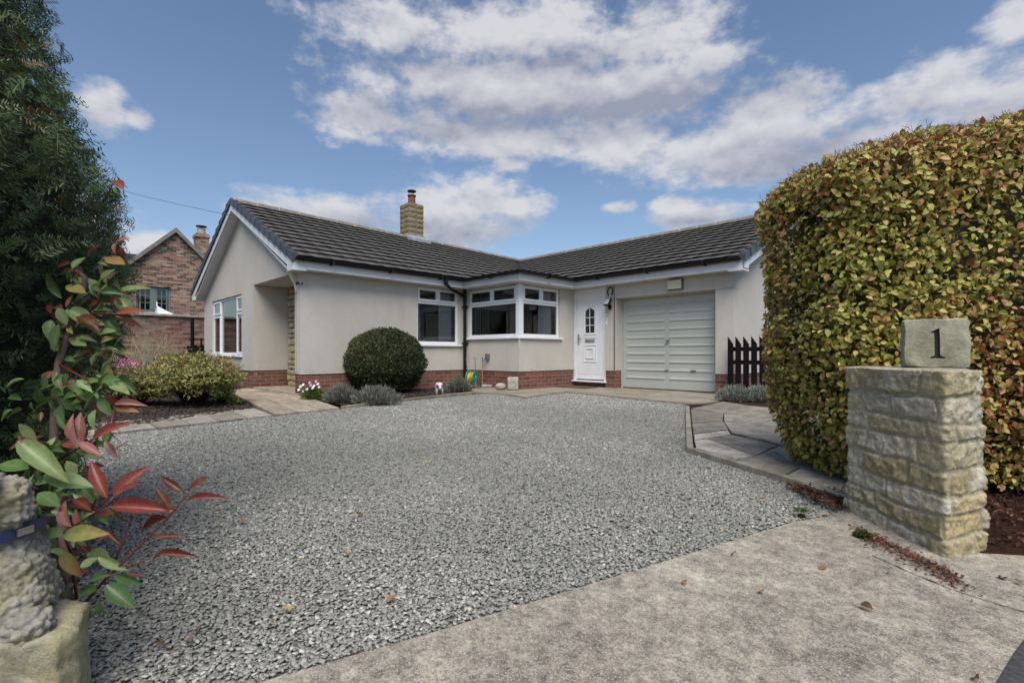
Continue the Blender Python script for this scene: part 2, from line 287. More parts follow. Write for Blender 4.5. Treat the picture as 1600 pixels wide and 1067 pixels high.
leafmat('dead_leaf', [(0, (.12, .05, .025)), (.6, (.3, .14, .06)), (1, (.4, .3, .08))], .1, .7, .2)

# ------------------------------------------------------------------ mesh helpers
class MB:
    def __init__(s): s.v = []; s.f = []; s.t = []; s.cur = None
    def add(s, vs, fs, tint=None):
        o = len(s.v); s.v += [tuple(v) for v in vs]; s.f += [tuple(i+o for i in f) for f in fs]
        s.t += [tint if tint is not None else .5]*len(vs); return s
    def box(s, x0, x1, y0, y1, z0, z1, m=None, tint=None, mp=None):
        vs = [(x, y, z) for x in (x0, x1) for y in (y0, y1) for z in (z0, z1)]
        if mp: vs = [mp(*v) for v in vs]
        if m is not None: vs = [m @ Vector(v) for v in vs]
        return s.add(vs, [(0, 1, 3, 2), (4, 6, 7, 5), (0, 4, 5, 1), (2, 3, 7, 6), (0, 2, 6, 4), (1, 5, 7, 3)], tint)
    def hexa(s, b, t, tint=None):       # bottom loop, top loop
        n = len(b)
        return s.add(list(b)+list(t), [tuple(range(n))[::-1], tuple(range(n, 2*n))] + [(i, (i+1) % n, n+(i+1) % n, n+i) for i in range(n)], tint)
    def prism(s, poly, z0, z1, tint=None):
        return s.hexa([(p[0], p[1], z0) for p in poly], [(p[0], p[1], z1) for p in poly], tint)
    def tube(s, pts, r, n=8, tint=None, cap=True):
        pts = [Vector(p) for p in pts]; rs = r if isinstance(r, (list, tuple)) else [r]*len(pts)
        vs = []; up = None
        for i, p in enumerate(pts):
            d = (pts[min(i+1, len(pts)-1)]-pts[max(i-1, 0)]).normalized()
            if up is None: up = d.orthogonal().normalized()
            up = (up - d*up.dot(d));  up = up.normalized() if up.length > 1e-6 else d.orthogonal().normalized()
            sd = d.cross(up)
            for k in range(n):
                a = 2*math.pi*k/n; vs.append(p + (up*math.cos(a)+sd*math.sin(a))*rs[i])
        fs = [(i*n+k, i*n+(k+1) % n, (i+1)*n+(k+1) % n, (i+1)*n+k) for i in range(len(pts)-1) for k in range(n)]
        if cap: fs += [tuple(range(n))[::-1], tuple(range((len(pts)-1)*n, len(pts)*n))]
        return s.add(vs, fs, tint)
    def lathe(s, c, prof, n=20, axis=None, tint=None):
        c = Vector(c); q = (Vector(axis).to_track_quat('Z', 'Y').to_matrix() if axis is not None else Matrix.Identity(3))
        vs = [c + q @ Vector((r*math.cos(2*math.pi*k/n), r*math.sin(2*math.pi*k/n), z)) for r, z in prof for k in range(n)]
        fs = [(i*n+k, i*n+(k+1) % n, (i+1)*n+(k+1) % n, (i+1)*n+k) for i in range(len(prof)-1) for k in range(n)]
        fs += [tuple(range(n))[::-1], tuple(range((len(prof)-1)*n, len(prof)*n))]
        return s.add(vs, fs, tint)
    def ball(s, c, r, nu=14, nv=9, tint=None, nz=0, ns=3):
        c = Vector(c); r = r if isinstance(r, (tuple, list)) else (r, r, r); vs = []; 
        for j in range(nv+1):
            th = math.pi*j/nv
            for k in range(nu):
                ph = 2*math.pi*k/nu; d = Vector((math.sin(th)*math.cos(ph), math.sin(th)*math.sin(ph), math.cos(th)))
                kk = 1 + (nz*mnoise.noise(d*ns+c*3) if nz else 0)
                vs.append(c + Vector((d.x*r[0], d.y*r[1], d.z*r[2]))*kk)
        fs = [(j*nu+k, (j+1)*nu+k, (j+1)*nu+(k+1) % nu, j*nu+(k+1) % nu) for j in range(nv) for k in range(nu)]
        return s.add(vs, fs, tint)
    def build(s, name, mat, parent=None, smooth=False, bevel=0, recalc=True):
        me = bpy.data.meshes.new(name); me.from_pydata(s.v, [], s.f)
        if recalc:
            bm = bmesh.new(); bm.from_mesh(me); bmesh.ops.recalc_face_normals(bm, faces=bm.faces); bm.to_mesh(me); bm.free()
        at = me.attributes.new('tint', 'FLOAT', 'POINT'); at.data.foreach_set('value', np.array(s.t, dtype=np.float32))
        mm = M[mat] if isinstance(mat, str) else mat; me.materials.append(mm)
        if smooth: me.shade_smooth()
        o = bpy.data.objects.new(name, me); COL.objects.link(o)
        if parent is not None: attach(o, parent)
        if bevel:
            b = o.modifiers.new('bevel', 'BEVEL'); b.width = bevel; b.segments = 2; b.limit_method = 'ANGLE'
        return o
def attach(o, parent):
    o.parent = parent; bpy.context.view_layer.update() if False else None
    o.matrix_parent_inverse = parent_world(parent).inverted()
def parent_world(p):
    m = Matrix.Translation(p.location) @ p.rotation_euler.to_matrix().to_4x4()
    return parent_world(p.parent) @ p.matrix_parent_inverse @ m if p.parent else m
def tag(o, label, cat, group=None, kind=None):
    o['label'] = label; o['category'] = cat
    if group: o['group'] = group
    if kind: o['kind'] = kind
    return o
def thing(name, loc, label, cat, group=None):
    o = bpy.data.objects.new(name, None); COL.objects.link(o); o.location = loc; o.empty_display_size = .1
    return tag(o, label, cat, group)
def struct(o): o['kind'] = 'structure'; return o

def npmesh(name, verts, faces_flat, nper, mat, parent=None, tint=None, smooth=False):
    me = bpy.data.meshes.new(name); nv = len(verts); nf = len(faces_flat)//nper
    me.vertices.add(nv); me.vertices.foreach_set('co', np.ascontiguousarray(verts, dtype=np.float32).ravel())
    me.loops.add(nf*nper); me.loops.foreach_set('vertex_index', np.ascontiguousarray(faces_flat, dtype=np.int32))
    me.polygons.add(nf); me.polygons.foreach_set('loop_start', np.arange(0, nf*nper, nper, dtype=np.int32))
    try: me.polygons.foreach_set('loop_total', np.full(nf, nper, dtype=np.int32))
    except Exception: pass
    me.update(calc_edges=True); me.validate()
    if tint is not None:
        at = me.attributes.new('tint', 'FLOAT', 'POINT'); at.data.foreach_set('value', np.ascontiguousarray(tint, dtype=np.float32))
    me.materials.append(M[mat] if isinstance(mat, str) else mat)
    if smooth: me.shade_smooth()
    o = bpy.data.objects.new(name, me); COL.objects.link(o)
    if parent is not None: attach(o, parent)
    return o
def unit(a): return a/np.maximum(np.linalg.norm(a, axis=1, keepdims=True), 1e-9)
# leaf templates: (along, across, lift) with all faces quads
def T_leaf(wd=.33, fold=.09, curl=.10):
    v = [(0, 0, 0), (.28, wd*.85, fold), (.28, 0, 0), (.28, -wd*.85, fold), (.62, wd*.8, fold-curl*.3), (.62, 0, -curl*.3), (.62, -wd*.8, fold-curl*.3), (1, 0, -curl)]
    f = [(0, 2, 1, 1), (0, 3, 2, 2), (2, 5, 4, 1), (3, 6, 5, 2), (5, 7, 4, 4), (6, 7, 5, 5)]
    # degenerate quads are written as triangles split over a quad grid instead
    f = [(0, 2, 5, 1), (0, 3, 5, 2)][:0] + [(0, 2, 1), (0, 3, 2), (2, 5, 1), (5, 4, 1), (3, 6, 2), (6, 5, 2), (5, 7, 4), (6, 7, 5)]
    return np.array(v), np.array(f)
def T_small(wd=.3):
    return np.array([(0, 0, 0), (.5, wd, .08), (1, 0, 0), (.5, -wd, .08)]), np.array([(0, 3, 1), (3, 2, 1)])
def leaves(name, pos, axis, nrm, size, mat, tpl, parent=None, tint=None):
    V, Fc = tpl; axis = unit(axis); nrm = nrm - axis*np.sum(nrm*axis, axis=1, keepdims=True); nrm = unit(nrm); ac = np.cross(nrm, axis)
    n = len(pos); K = len(V); s = size[:, None, None]
    vs = pos[:, None, :] + s*(V[None, :, 0:1]*axis[:, None, :] + V[None, :, 1:2]*ac[:, None, :] + V[None, :, 2:3]*nrm[:, None, :])
    fs = (Fc[None] + (np.arange(n)*K)[:, None, None]).reshape(-1)
    t = np.repeat(tint if tint is not None else RNG.random(n), K)
    return npmesh(name, vs.reshape(-1, 3), fs, Fc.shape[1], mat, parent, t)
def rnd(n): return RNG.normal(size=(n, 3))
def lown(p, s, o=0.0):          # cheap smooth noise field
    x, y, z = p[:, 0]*s+o, p[:, 1]*s+o*1.7, p[:, 2]*s+o*2.3
    return (np.sin(x*1.3+np.sin(y*1.7)*1.3)+np.sin(y*1.9+np.sin(z*1.5)*1.2)+np.sin(z*1.7+np.sin(x*1.1)*1.4))/3
BOXF = np.array([(0, 1, 3, 2), (4, 6, 7, 5), (0, 4, 5, 1), (2, 3, 7, 6), (0, 2, 6, 4), (1, 5, 7, 3)])

# ================================================================== THE HOUSE
XL, YS, XW = -8.46, 3.32, -14.74      # front wall plane, gable plane, far side
YB, XB = 6.91, -6.78                  # bay
YG, XR = 8.60, -3.31                  # garage wall and its outer corner
PL, TOP = .395, 2.15                  # plinth top, wall top
house = thing('bungalow', (-10.5, 7, 0), 'low rendered bungalow with brick plinth, dark tiled roof and corner bay window', 'bungalow')

def facade(mb, fn, u0, u1, z0, z1, holes, th=.24, skip=()):
    us = sorted({u0, u1, *[h[0] for h in holes], *[h[1] for h in holes]}); zs = sorted({z0, z1, *[max(z0, h[2]) for h in holes], *[min(z1, h[3]) for h in holes]})
    us = [u for u in us if u0 <= u <= u1]; holes = [(max(h[0], u0), min(h[1], u1), h[2], h[3]) for h in holes]
    for a, b in zip(us, us[1:]):
        for c, d in zip(zs, zs[1:]):
            if any(h[0] <= a+1e-6 and b <= h[1]+1e-6 and h[2] <= c+1e-6 and d <= h[3]+1e-6 for h in holes): continue
            for w in (0, -th): mb.add([fn(a, w, c), fn(b, w, c), fn(b, w, d), fn(a, w, d)], [(0, 1, 2, 3)])
    for h in holes:
        a, b, c, d = h; c = max(c, z0); d = min(d, z1)
        if c >= z1 or d <= z0: continue
        
        if 'a' not in skip: mb.add([fn(a, 0, c), fn(a, -th, c), fn(a, -th, d), fn(a, 0, d)], [(0, 1, 2, 3)])
        if 'b' not in skip: mb.add([fn(b, 0, c), fn(b, -th, c), fn(b, -th, d), fn(b, 0, d)], [(0, 1, 2, 3)])
        if h[2] > z0: mb.add([fn(a, 0, c), fn(b, 0, c), fn(b, -th, c), fn(a, -th, c)], [(0, 1, 2, 3)])
        if h[3] < z1: mb.add([fn(a, 0, d), fn(b, 0, d), fn(b, -th, d), fn(a, -th, d)], [(0, 1, 2, 3)])
fX = lambda u, w, z: (XL+w, u, z)            # front wall: outward +X
fB = lambda u, w, z: (XB+w, u, z)            # bay right side
fA = lambda u, w, z: (u, YB-w, z)            # bay front: outward -Y
fG = lambda u, w, z: (u, YG-w, z)            # garage wall
fS = lambda u, w, z: (u, YS-w, z)            # gable wall
fE = lambda u, w, z: (XR+w, u, z)            # garage end wall
fW = lambda u, w, z: (XW-w, u, z)
H_front = [(5.66, 6.74, .93, 2.115)]
H_bayA = [(-8.36, XB+1, 1.075, 2.115)]
H_bayB = [(YB-1, 8.16, 1.075, 2.115)]
H_gar = [(-6.80, -5.92, 0, 2.135), (-5.67, -3.63, 0, 1.87)]
H_gab = [(-14.00, -11.65, .70, 2.03)]
def wallset(mb, inset, z0, z1):
    s = -inset
    sh = lambda fn: (lambda u, w, z: fn(u, w+s, z))
    facade(mb, sh(fX), YS+.0+inset, YB+.2, z0, z1, H_front)
    facade(mb, sh(fA), XL-.2, XB-inset, z0, z1, H_bayA, skip='b')
    facade(mb, sh(fB), YB+inset, YG+.2, z0, z1, H_bayB, skip='a')
    facade(mb, sh(fG), XB-.2, XR-inset, z0, z1, H_gar)
    facade(mb, sh(fE), YG+inset, 15, z0, z1, [])
    facade(mb, sh(fS), XW+inset, -10.87-inset, z0, z1, H_gab)
    facade(mb, sh(fW), YS+inset, 15, z0, z1, [])
    # back wall
    facade(mb, (lambda u, w, z: (u, 15+w+s, z)), XW, XR, z0, z1, [])
# porch box: side wall at X=-10.87, stone back wall at Y=4.0, end of the front wall
wm = MB(); wallset(wm, 0, PL, TOP)
wm.add([(-10.87, YS, PL), (-10.87, 4.5, PL), (-10.87, 4.5, 2.14), (-10.87, YS, 2.14)], [(0, 1, 2, 3)])
wm.add([(XL, YS, PL), (XL-.16, YS, PL), (XL-.16, YS, TOP), (XL, YS, TOP)], [(0, 1, 2, 3)])
wm.add([(XL-.16, YS, PL), (XL-.16, 4.5, PL), (XL-.16, 4.5, TOP), (XL-.16, YS, TOP)], [(0, 1, 2, 3)])
# gable triangle above z=TOP and the porch header
RX = -11.6
def zr(y): return 4.02 - (y-3.1)*.0193                 # ridge sags a little
ze = 2.36                                               # top of the eaves tiles
XE, XEW = -8.17, -15.03
gz = lambda x: (ze + (zr(YS)-ze)*(1-abs(x-RX)/(RX*-1+XE*1 if False else (XE-RX)))) - .09
xs = [XW, -10.87, XL]
wm.add([(XW, YS, TOP), (-10.87, YS, TOP), (RX, YS, gz(RX)), (XW, YS, gz(XW))], [(0, 1, 2, 3)])
wm.add([(-10.87, YS, TOP), (XL, YS, TOP), (XL, YS, gz(XL)), (RX, YS, gz(RX))], [(0, 1, 2, 3)])
wm.add([(XR, YG, TOP), (XR, 15, TOP), (XR, 11.7, 3.74), ], [(0, 1, 2)])
# lintel panel over the garage sits 2 cm proud, and a narrow joint line at its left
wall = wm.build('wall', 'render', house, recalc=False)
pm = MB(); wallset(pm, .012, -.05, PL)
pm.add([(-10.87-.012, YS+.012, 0), (-10.882, 4.5, 0), (-10.882, 4.5, PL), (-10.882, YS+.012, PL)], [(0, 1, 2, 3)])
pm.add([(XL-.012, YS+.012, 0), (XL-.16, YS+.012, 0), (XL-.16, YS+.012, PL), (XL-.012, YS+.012, PL)], [(0, 1, 2, 3)])
pm.build('plinth', 'plinth_brick', house, recalc=False)
# drip edge under the render
dm = MB()
def drip(fn, a, b, holes=()):
    segs = [(a, b)]
    for h in holes: segs = [q for (x, y) in segs for q in ((x, min(y, h[0])), (max(x, h[1]), y)) if q[1]-q[0] > .01]
    for x, y in segs:
        dm = MB(); dm.box(x, y, -.03, .005, PL-.006, PL+.006, mp=fn); dm.build('render_stop', 'render', house)
drip(fX, YS-.004, YB-.004); drip(fA, XL+.005, XB+.004); drip(fB, YB-.004, YG-.004); drip(fG, XB+.005, XR+.004, H_gar); drip(fE, YG-.004, 12); drip(fS, XW, -10.87)
mb = MB(); mb.box(-10.86, XL-.17, YS+.001, 4.6, 2.142, 2.16); mb.build('porch_ceiling', 'ceiling', house)
# stone-clad porch back wall
def rough_stone(mb, c, hx, hy, hz, rot=None, amp=.012, n=(5, 4, 4), tint=None, pw=5):
    q = rot if rot is not None else Matrix.Identity(3); c = Vector(c); idx = {}; vs = []; fs = []
    def vid(i, j, k):
        key = (i, j, k)
        if key not in idx:
            a, b, d = 2*i/n[0]-1, 2*j/n[1]-1, 2*k/n[2]-1
            m = (abs(a)**pw+abs(b)**pw+abs(d)**pw)**(1/pw); mx = max(abs(a), abs(b), abs(d)); g = mx/m if m else 1
            p = c + q @ Vector((a*g*hx, b*g*hy, d*g*hz))
            p = p + mnoise.noise_vector(p*13)*amp + mnoise.noise_vector(p*34)*amp*.55
            idx[key] = len(vs); vs.append(p)
        return idx[key]
    for i in range(n[0]):
        for j in range(n[1]):
            fs += [(vid(i, j, 0), vid(i, j+1, 0), vid(i+1, j+1, 0), vid(i+1, j, 0)), (vid(i, j, n[2]), vid(i+1, j, n[2]), vid(i+1, j+1, n[2]), vid(i, j+1, n[2]))]
    for i in range(n[0]):
        for k in range(n[2]):
            fs += [(vid(i, 0, k), vid(i+1, 0, k), vid(i+1, 0, k+1), vid(i, 0, k+1)), (vid(i, n[1], k), vid(i, n[1], k+1), vid(i+1, n[1], k+1), vid(i+1, n[1], k))]
    for j in range(n[1]):
        for k in range(n[2]):
            fs += [(vid(0, j, k), vid(0, j, k+1), vid(0, j+1, k+1), vid(0, j+1, k)), (vid(n[0], j, k), vid(n[0], j+1, k), vid(n[0], j+1, k+1), vid(n[0], j, k+1))]
    mb.add(vs, fs, random.random() if tint is None else tint)
pw_ = MB(); z = .05
while z < 2.12:
    hgt = random.choice((.09, .12, .15)); x = -10.84 + random.uniform(-.06, 0)
    while x < -9.9:
        w = random.uniform(.16, .4); rough_stone(pw_, (x+w/2, 4.05, min(z+hgt/2, 2.06)), w/2-.005, .07, hgt/2-.006, n=(3, 2, 2)); x += w
    z += hgt
pw_.box(-10.87, -9.9, 4.06, 4.14, .02, 2.14, tint=.9)
pw_.build('porch_stone_wall', 'sandstone', house)
mb = MB(); mb.box(-9.9, XL-.16, 4.06, 4.14, .02, 2.14); mb.build('porch_door', 'door_dark', house)
mb = MB(); mb.box(-10.87, XL, YS, 4.06, -.05, .055); mb.build('porch_step', 'flag_warm', house)
# interior: floor, ceiling and partitions
im = MB(); im.box(XW+.3, XL-.3, YS+.9, 14.6, .02, .06); im.box(XL-.4, XR-.3, YG+.3, 14.6, .025, .065); im.box(XL-.5, XB-.3, YB+.3, YG+.35, .03, .07)
im.box(XW+.3, XR-.3, YG+.3, 14.7, 2.18, 2.22); im.box(XW+.3, XL-.3, 4.2, YG+.28, 2.185, 2.225)
im.box(-12.3, -12.2, 4.2, 14.6, .06, 2.18); im.box(XW+.3, XL-.3, 4.2, 4.3, .06, 2.18); im.box(-11.55, -11.45, YS+.3, 4.2, .06, 2.18)
im.box(-6.9, -6.8, 9.2, 12.0, .06, 2.18); im.box(-12.2, -3.6, 12.0, 12.1, .06, 2.18); im.box(-5.8, -5.72, 9.1, 12, .06, 2.18)
im.box(XL-.5, XB-.3, YB+.3, YG+.2, 2.17, 2.2)
im.build('interior_wall', 'interior', house)

# --- windows
def window(fn, u0, u1, z0, z1, transom, vents, lights, name='window', rec=.045, sides=None, sill=True, label=None, sillw=(.04, .06)):
    """fn maps (along, out, up); lights = mullion positions; vents = list of (a,b) opening vents over the transom"""
    f = MB(); fw = .055
    a, b = -rec-.06, -rec
    def bar(x0, x1, c, d, o=0): f.box(x0, x1, a, b+o, c, d, mp=fn)
    bar(u0, u0+fw, z0, z1); bar(u1-fw, u1, z0, z1); bar(u0+fw, u1-fw, z0, z0+fw+.01); bar(u0+fw, u1-fw, z1-fw, z1)
    ps = []
    def casement(x0, x1, c, d, w=.05):       # a proud opening sash
        f.box(x0, x0+w, b-.02, b+.022, c, d, mp=fn); f.box(x1-w, x1, b-.02, b+.022, c, d, mp=fn)
        f.box(x0+w, x1-w, b-.02, b+.022, c, c+w, mp=fn); f.box(x0+w, x1-w, b-.02, b+.022, d-w, d, mp=fn)
        ps.append((x0+w, x1-w, c+w, d-w, b-.0))
    if transom:
        bar(u0+fw, u1-fw, transom-.03, transom+.03, .001)
        ps.append((u0+fw, u1-fw, z0+fw+.01, transom-.03, b-.02))
        n = vents
        for i in range(n):
            x0 = u0+.03+(u1-u0-.06)*i/n; x1 = u0+.03+(u1-u0-.06)*(i+1)/n; casement(x0+.003, x1-.003, transom+.02, z1-.02)
    if sides:
        (m0, m1, tz) = sides
        bar(m0-.03, m0+.03, z0+fw+.01, z1-fw, .001); bar(m1-.03, m1+.03, z0+fw+.01, z1-fw, .001)
        ps.append((m0+.03, m1-.03, z0+fw+.01, z1-fw, b-.02))
        for x0, x1 in ((u0+.03, m0-.01), (m1+.01, u1-.03)):
            casement(x0, x1, z0+.03, tz-.012); casement(x0, x1, tz+.012, z1-.03)
    w = f.build(name, 'upvc', house, bevel=.004)
    if label: w['label'] = label
    g = MB()
    for (x0, x1, c, d, o) in ps: g.add([fn(x0, o, c), fn(x1, o, c), fn(x1, o, d), fn(x0, o, d)], [(0, 1, 2, 3)])
    g.build('pane', 'glass', w, recalc=False)
    if sill:
        s = MB(); s.box(u0-sillw[0], u1+sillw[1], -rec-.02, .05, z0-.035, z0+.001, mp=fn); s.build('sill', 'upvc', w, bevel=.004)
    return w
window(fX, 5.66, 6.74, .93, 2.115, 1.80, 2, None, sillw=(.03, .06))
window(fA, -8.36, -6.87, 1.075, 2.115, 1.775, 2, None, sillw=(.05, .092))
window(fB, 7.02, 8.16, 1.075, 2.115, 1.775, 2, None, sillw=(.105, .05))
window(fS, -14.0, -11.65, .70, 2.03, None, 0, None, sides=(-13.36, -12.1, 1.66))
mb = MB(); mb.box(-6.875, XB-.001+.004, YB-.004, 7.03, 1.06, 2.118); mb.build('bay_corner_post', 'upvc', house, bevel=.004)
# vertical blinds hanging inside (things of their own)
def blind(fn, u0, u1, z0, z1, n, label, d=-.22, ang=.6):
    b = MB()
    for i in range(n):
        u = u0+(u1-u0)*(i+.5)/n; w = (u1-u0)/n*.46
        q = [fn(u-w*math.cos(ang), d-w*math.sin(ang), z) for z in (z0, z1)]; p = [fn(u+w*math.cos(ang), d+w*math.sin(ang), z) for z in (z0, z1)]
        b.add([q[0], p[0], p[1], q[1]], [(0, 1, 2, 3)])
    b.box(u0, u1, d-.02, d+.02, z1, z1+.03, mp=fn)
    o = b.build('vertical_blind', 'blind', recalc=False); tag(o, label, 'blind', 'pale blinds hanging behind the window glass')
blind(fX, 6.36, 6.70, 1.0, 2.06, 5, 'pale vertical blind drawn aside inside the front wall window')
blind(fA, -8.32, -7.9, 1.1, 2.06, 5, 'pale vertical blind beside the downpipe inside the left bay window')
blind(fB, 7.72, 8.1, 1.1, 2.06, 5, 'pale vertical blind inside the bay window nearest the white door')
blind(fS, -12.05, -11.72, .8, 1.95, 4, 'pale vertical blind inside the tall gable window')

# --- front door (outside plane YG - small recess)
fD = lambda u, w, z: (u, YG+.06-w, z)
d = MB()
for args in ((-6.80, -6.73, .165, 2.135, .02), (-5.99, -5.92, .165, 2.135, .02), (-6.73, -5.99, 2.05, 2.135, .02)):
    d.box(args[0], args[1], -.06, args[4], args[2], args[3], mp=fD)
door = d.build('front_door', 'upvc', house, bevel=.004)
d = MB(); d.box(-6.728, -5.992, -.045, .0, .19, 2.048, mp=fD)
def molding(mb, fn, u0, u1, z0, z1, w=.018, o0=.0, o1=.012):
    mb.box(u0, u0+w, o0-.005, o1, z0, z1, mp=fn); mb.box(u1-w, u1, o0-.005, o1, z0, z1, mp=fn); mb.box(u0+w, u1-w, o0-.005, o1, z0, z0+w, mp=fn); mb.box(u0+w, u1-w, o0-.005, o1, z1-w, z1, mp=fn)
molding(d, fD, -6.64, -6.08, .30, 1.98, .010, 0, .005)
molding(d, fD, -6.53, -6.19, .56, .93); molding(d, fD, -6.46, -6.26, .63, .86, .02, 0, .016)
molding(d, fD, -6.53, -6.19, 1.14, 1.80, .03)
d.box(-6.53, -6.19, -.003, .014, 1.08, 1.095, mp=fD)
d.build('door_leaf', 'upvc', door, bevel=.003)
gx0, gx1 = -6.475, -6.245
g = MB(); pts = [(gx0, 1.19), (gx1, 1.19), (gx1, 1.66)] + [(gx1+(gx0-gx1)*i/8, 1.66+.06*math.sin(math.pi*i/8)) for i in range(1, 8)] + [(gx0, 1.66)]
g.add([fD(u, .004, z) for u, z in pts], [tuple(range(len(pts)))]); g.build('door_pane', 'glass', door, recalc=False)
g = MB(); g.add([fD(u, .002, z) for u, z in pts], [tuple(range(len(pts)))]); g.build('pane_backing', 'door_dark', door, recalc=False)
g = MB(); g.box((gx0+gx1)/2-.007, (gx0+gx1)/2+.007, .0, .014, 1.19, 1.715, mp=fD)
for zz in (1.35, 1.515): g.box(gx0, gx1, .0, .0135, zz-.007, zz+.007, mp=fD)
g.build('glazing_bar', 'upvc', door)
g = MB(); g.box(-6.68, -6.645, 0, .012, .93, 1.16, mp=fD); g.box(-6.675, -6.56, .03, .045, 1.055, 1.075, mp=fD); g.box(-6.672, -6.655, 0, .04, 1.055, 1.075, mp=fD); g.build('handle', 'chrome', door, bevel=.003)
g = MB(); molding(g, fD, -6.485, -6.235, .985, 1.05, .012, 0, .014); g.box(-6.47, -6.25, 0, .008, .995, 1.04, mp=fD); g.build('letterbox', 'chrome', door, bevel=.003)
g = MB(); g.box(-6.84, -5.90, -.06, .09, .13, .166, mp=fD); g.build('threshold', 'upvc', door, bevel=.004)
g = MB(); g.box(-6.80, -5.92, -.2, -.03, 0, .13, mp=fD); g.build('door_step', 'plinth_brick', door)

# --- garage door
fR = lambda u, w, z: (u, 8.82-w, z)
g = MB(); g.box(-5.672, -5.64, -.05, .02, .03, 1.872, mp=fR); g.box(-3.66, -3.628, -.05, .02, .03, 1.872, mp=fR); g.box(-5.64, -3.66, -.05, .019, 1.84, 1.873, mp=fR)
gd = g.build('garage_door', 'sage_paint', house)
g = MB(); x0, x1, z0, z1 = -5.635, -3.665, .055, 1.835; xm = (x0+x1)/2; g.box(x0, x1, -.03, 0, z0, z1, mp=fR)
n = 11; hh = (z1-z0-.02)/n
for (a, b) in ((x0+.09, xm-.05), (xm+.05, x1-.06)):
    for i in range(n-1):
        zc = z0+.03+hh*(i+1)
        # pressed rib: a sloping ledge casting a thin line of shade
        g.add([fR(a, -.001, zc+.055), fR(b, -.001, zc+.055), fR(b, .016, zc+.004), fR(a, .016, zc+.004), fR(a, .0, zc-.004), fR(b, 0, zc-.004)], [(0, 1, 2, 3), (3, 2, 5, 4)])
        for xx in (a, b): g.add([fR(xx, -.001, zc+.055), fR(xx, .016, zc+.004), fR(xx, 0, zc-.004)], [(0, 1, 2)])
g.box(xm-.006, xm+.006, -.002, .004, z0+.02, z1-.02, mp=fR)
g.build('door_panel', 'sage_paint', gd, recalc=False)
g = MB(); g.lathe(fR(xm+.02, 0, 1.0), [(.03, 0), (.03, .02), (.012, .022), (.012, .045), (.02, .05), (.02, .06)], 12, (0, -1, 0)); g.box(xm-.02, xm+.08, .04, .055, .99, 1.01, mp=fR); g.build('handle', 'chrome', gd)
g = MB(); g.box(xm+.48, xm+.58, 0, .03, z0+.36, z0+.38, mp=fR); g.build('pull_handle', 'grey_plastic', gd); g = MB(); g.box(xm-.05, xm+.03, 0, .02, z0+.35, z0+.37, mp=fR); g.build('pull_handle', 'grey_plastic', gd)
g = MB(); g.box(-5.67, -3.63, 8.82, 9.1, 1.88, 2.14); g.build('lintel', 'render', house)
g = MB(); g.box(-5.69, XR+.0, YG-.016, YG+.002, 1.872, 2.145);
g.build('garage_header', 'render', house)
g = MB(); g.box(-5.70, -5.692, YG-.02, YG+.001, PL, 2.146); g.build('movement_joint', 'dark_metal', house); g = MB(); g.box(-3.632, -3.626, YG-.004, YG+.001, PL, 1.87); g.build('movement_joint', 'dark_metal', house)

# --- roof
def bil(E0, E1, R0, R1, u, s): return (E0*(1-u)+E1*u)*(1-s) + (R0*(1-u)+R1*u)*s
def roof_plane(name, E0, E1, R0, R1, clip=None, nc=13, tw=.33, mat='tile'):
    """E: eaves line, R: ridge line. clip(s)->(u0,u1) limits each course."""
    E0, E1, R0, R1 = map(Vector, (E0, E1, R0, R1)); L = (E1-E0).length; nrm = (E1-E0).cross(R0-E0).normalized()
    if nrm.z < 0: nrm = -nrm
    vs = []; fs = []; tt = []
    for c in range(nc):
        s0 = c/nc; s1 = min(1.0, (c+1.25)/nc); u0, u1 = clip((c+.5)/nc) if clip else (0, 1)
        k0 = int(u0*L/tw)-1; off = .5*(c % 2)*0
        k = k0
        while True:
            a = (k+off)*tw/L; b = a+(tw-.0006)/L; k += 1
            if a > u1: break
            a = max(a, u0); b = min(b, u1)
            if b-a < .004/L*5: continue
            jit = random.uniform(-.0004, .0004); js = 0; th = .014; hi = .052+jit; lo = .012
            p = [bil(E0, E1, R0, R1, u, s) for u, s in ((a, s0+js), (b, s0+js), (b, s1), (a, s1))]
            o = len(vs)
            vs += [p[0]+nrm*(hi-.043), p[1]+nrm*(hi-.043), p[2]+nrm*(lo-.043), p[3]+nrm*(lo-.043), p[0]+nrm*(hi-.043-th), p[1]+nrm*(hi-.043-th), p[2]+nrm*(lo-.05-th), p[3]+nrm*(lo-.05-th)]
            fs += [(o, o+1, o+2, o+3), (o+4, o+7, o+6, o+5), (o, o+4, o+5, o+1), (o, o+3, o+7, o+4), (o+1, o+5, o+6, o+2), (o+2, o+6, o+7, o+3)]
            tt += [random.random()]*8
    ob = npmesh('roof', np.array([tuple(v) for v in vs]), np.array(fs).ravel(), 4, mat, house, np.array(tt)); ob.name = name
    return ob, nrm
YV0 = 8.30                                       # where the two eaves lines would cross
RYr, RZr = 11.72, 3.84                           # right-hand ridge
YF = 15.2
zrF = lambda y: max(zr(y), 3.84)
valley_u = lambda s, Y0, Y1: ((YV0 + (RYr-YV0)*s) - Y0)/(Y1-Y0)
roof, _ = roof_plane('roof', (XE, 3.10, ze), (XE, YF, ze), (RX, 3.10, zr(3.10)), (RX, YF, zr(3.1)-(YF-3.1)*.0155), clip=lambda s: (.0045, valley_u(s, 3.10, YF)))
r2, _ = roof_plane('roof', (XEW, 3.10, ze), (XEW, YF, ze), (RX, 3.10, zr(3.10)), (RX, YF, zr(3.1)-(YF-3.1)*.0155), clip=lambda s: (.0045, 1))
XRE = XR+.27
r3, _ = roof_plane('roof', (RX, YV0, ze), (XRE, YV0, ze), (RX, RYr, RZr), (XRE, RYr, RZr), clip=lambda s: ((XE-(XE-RX)*s-RX)/(XRE-RX), .9955))
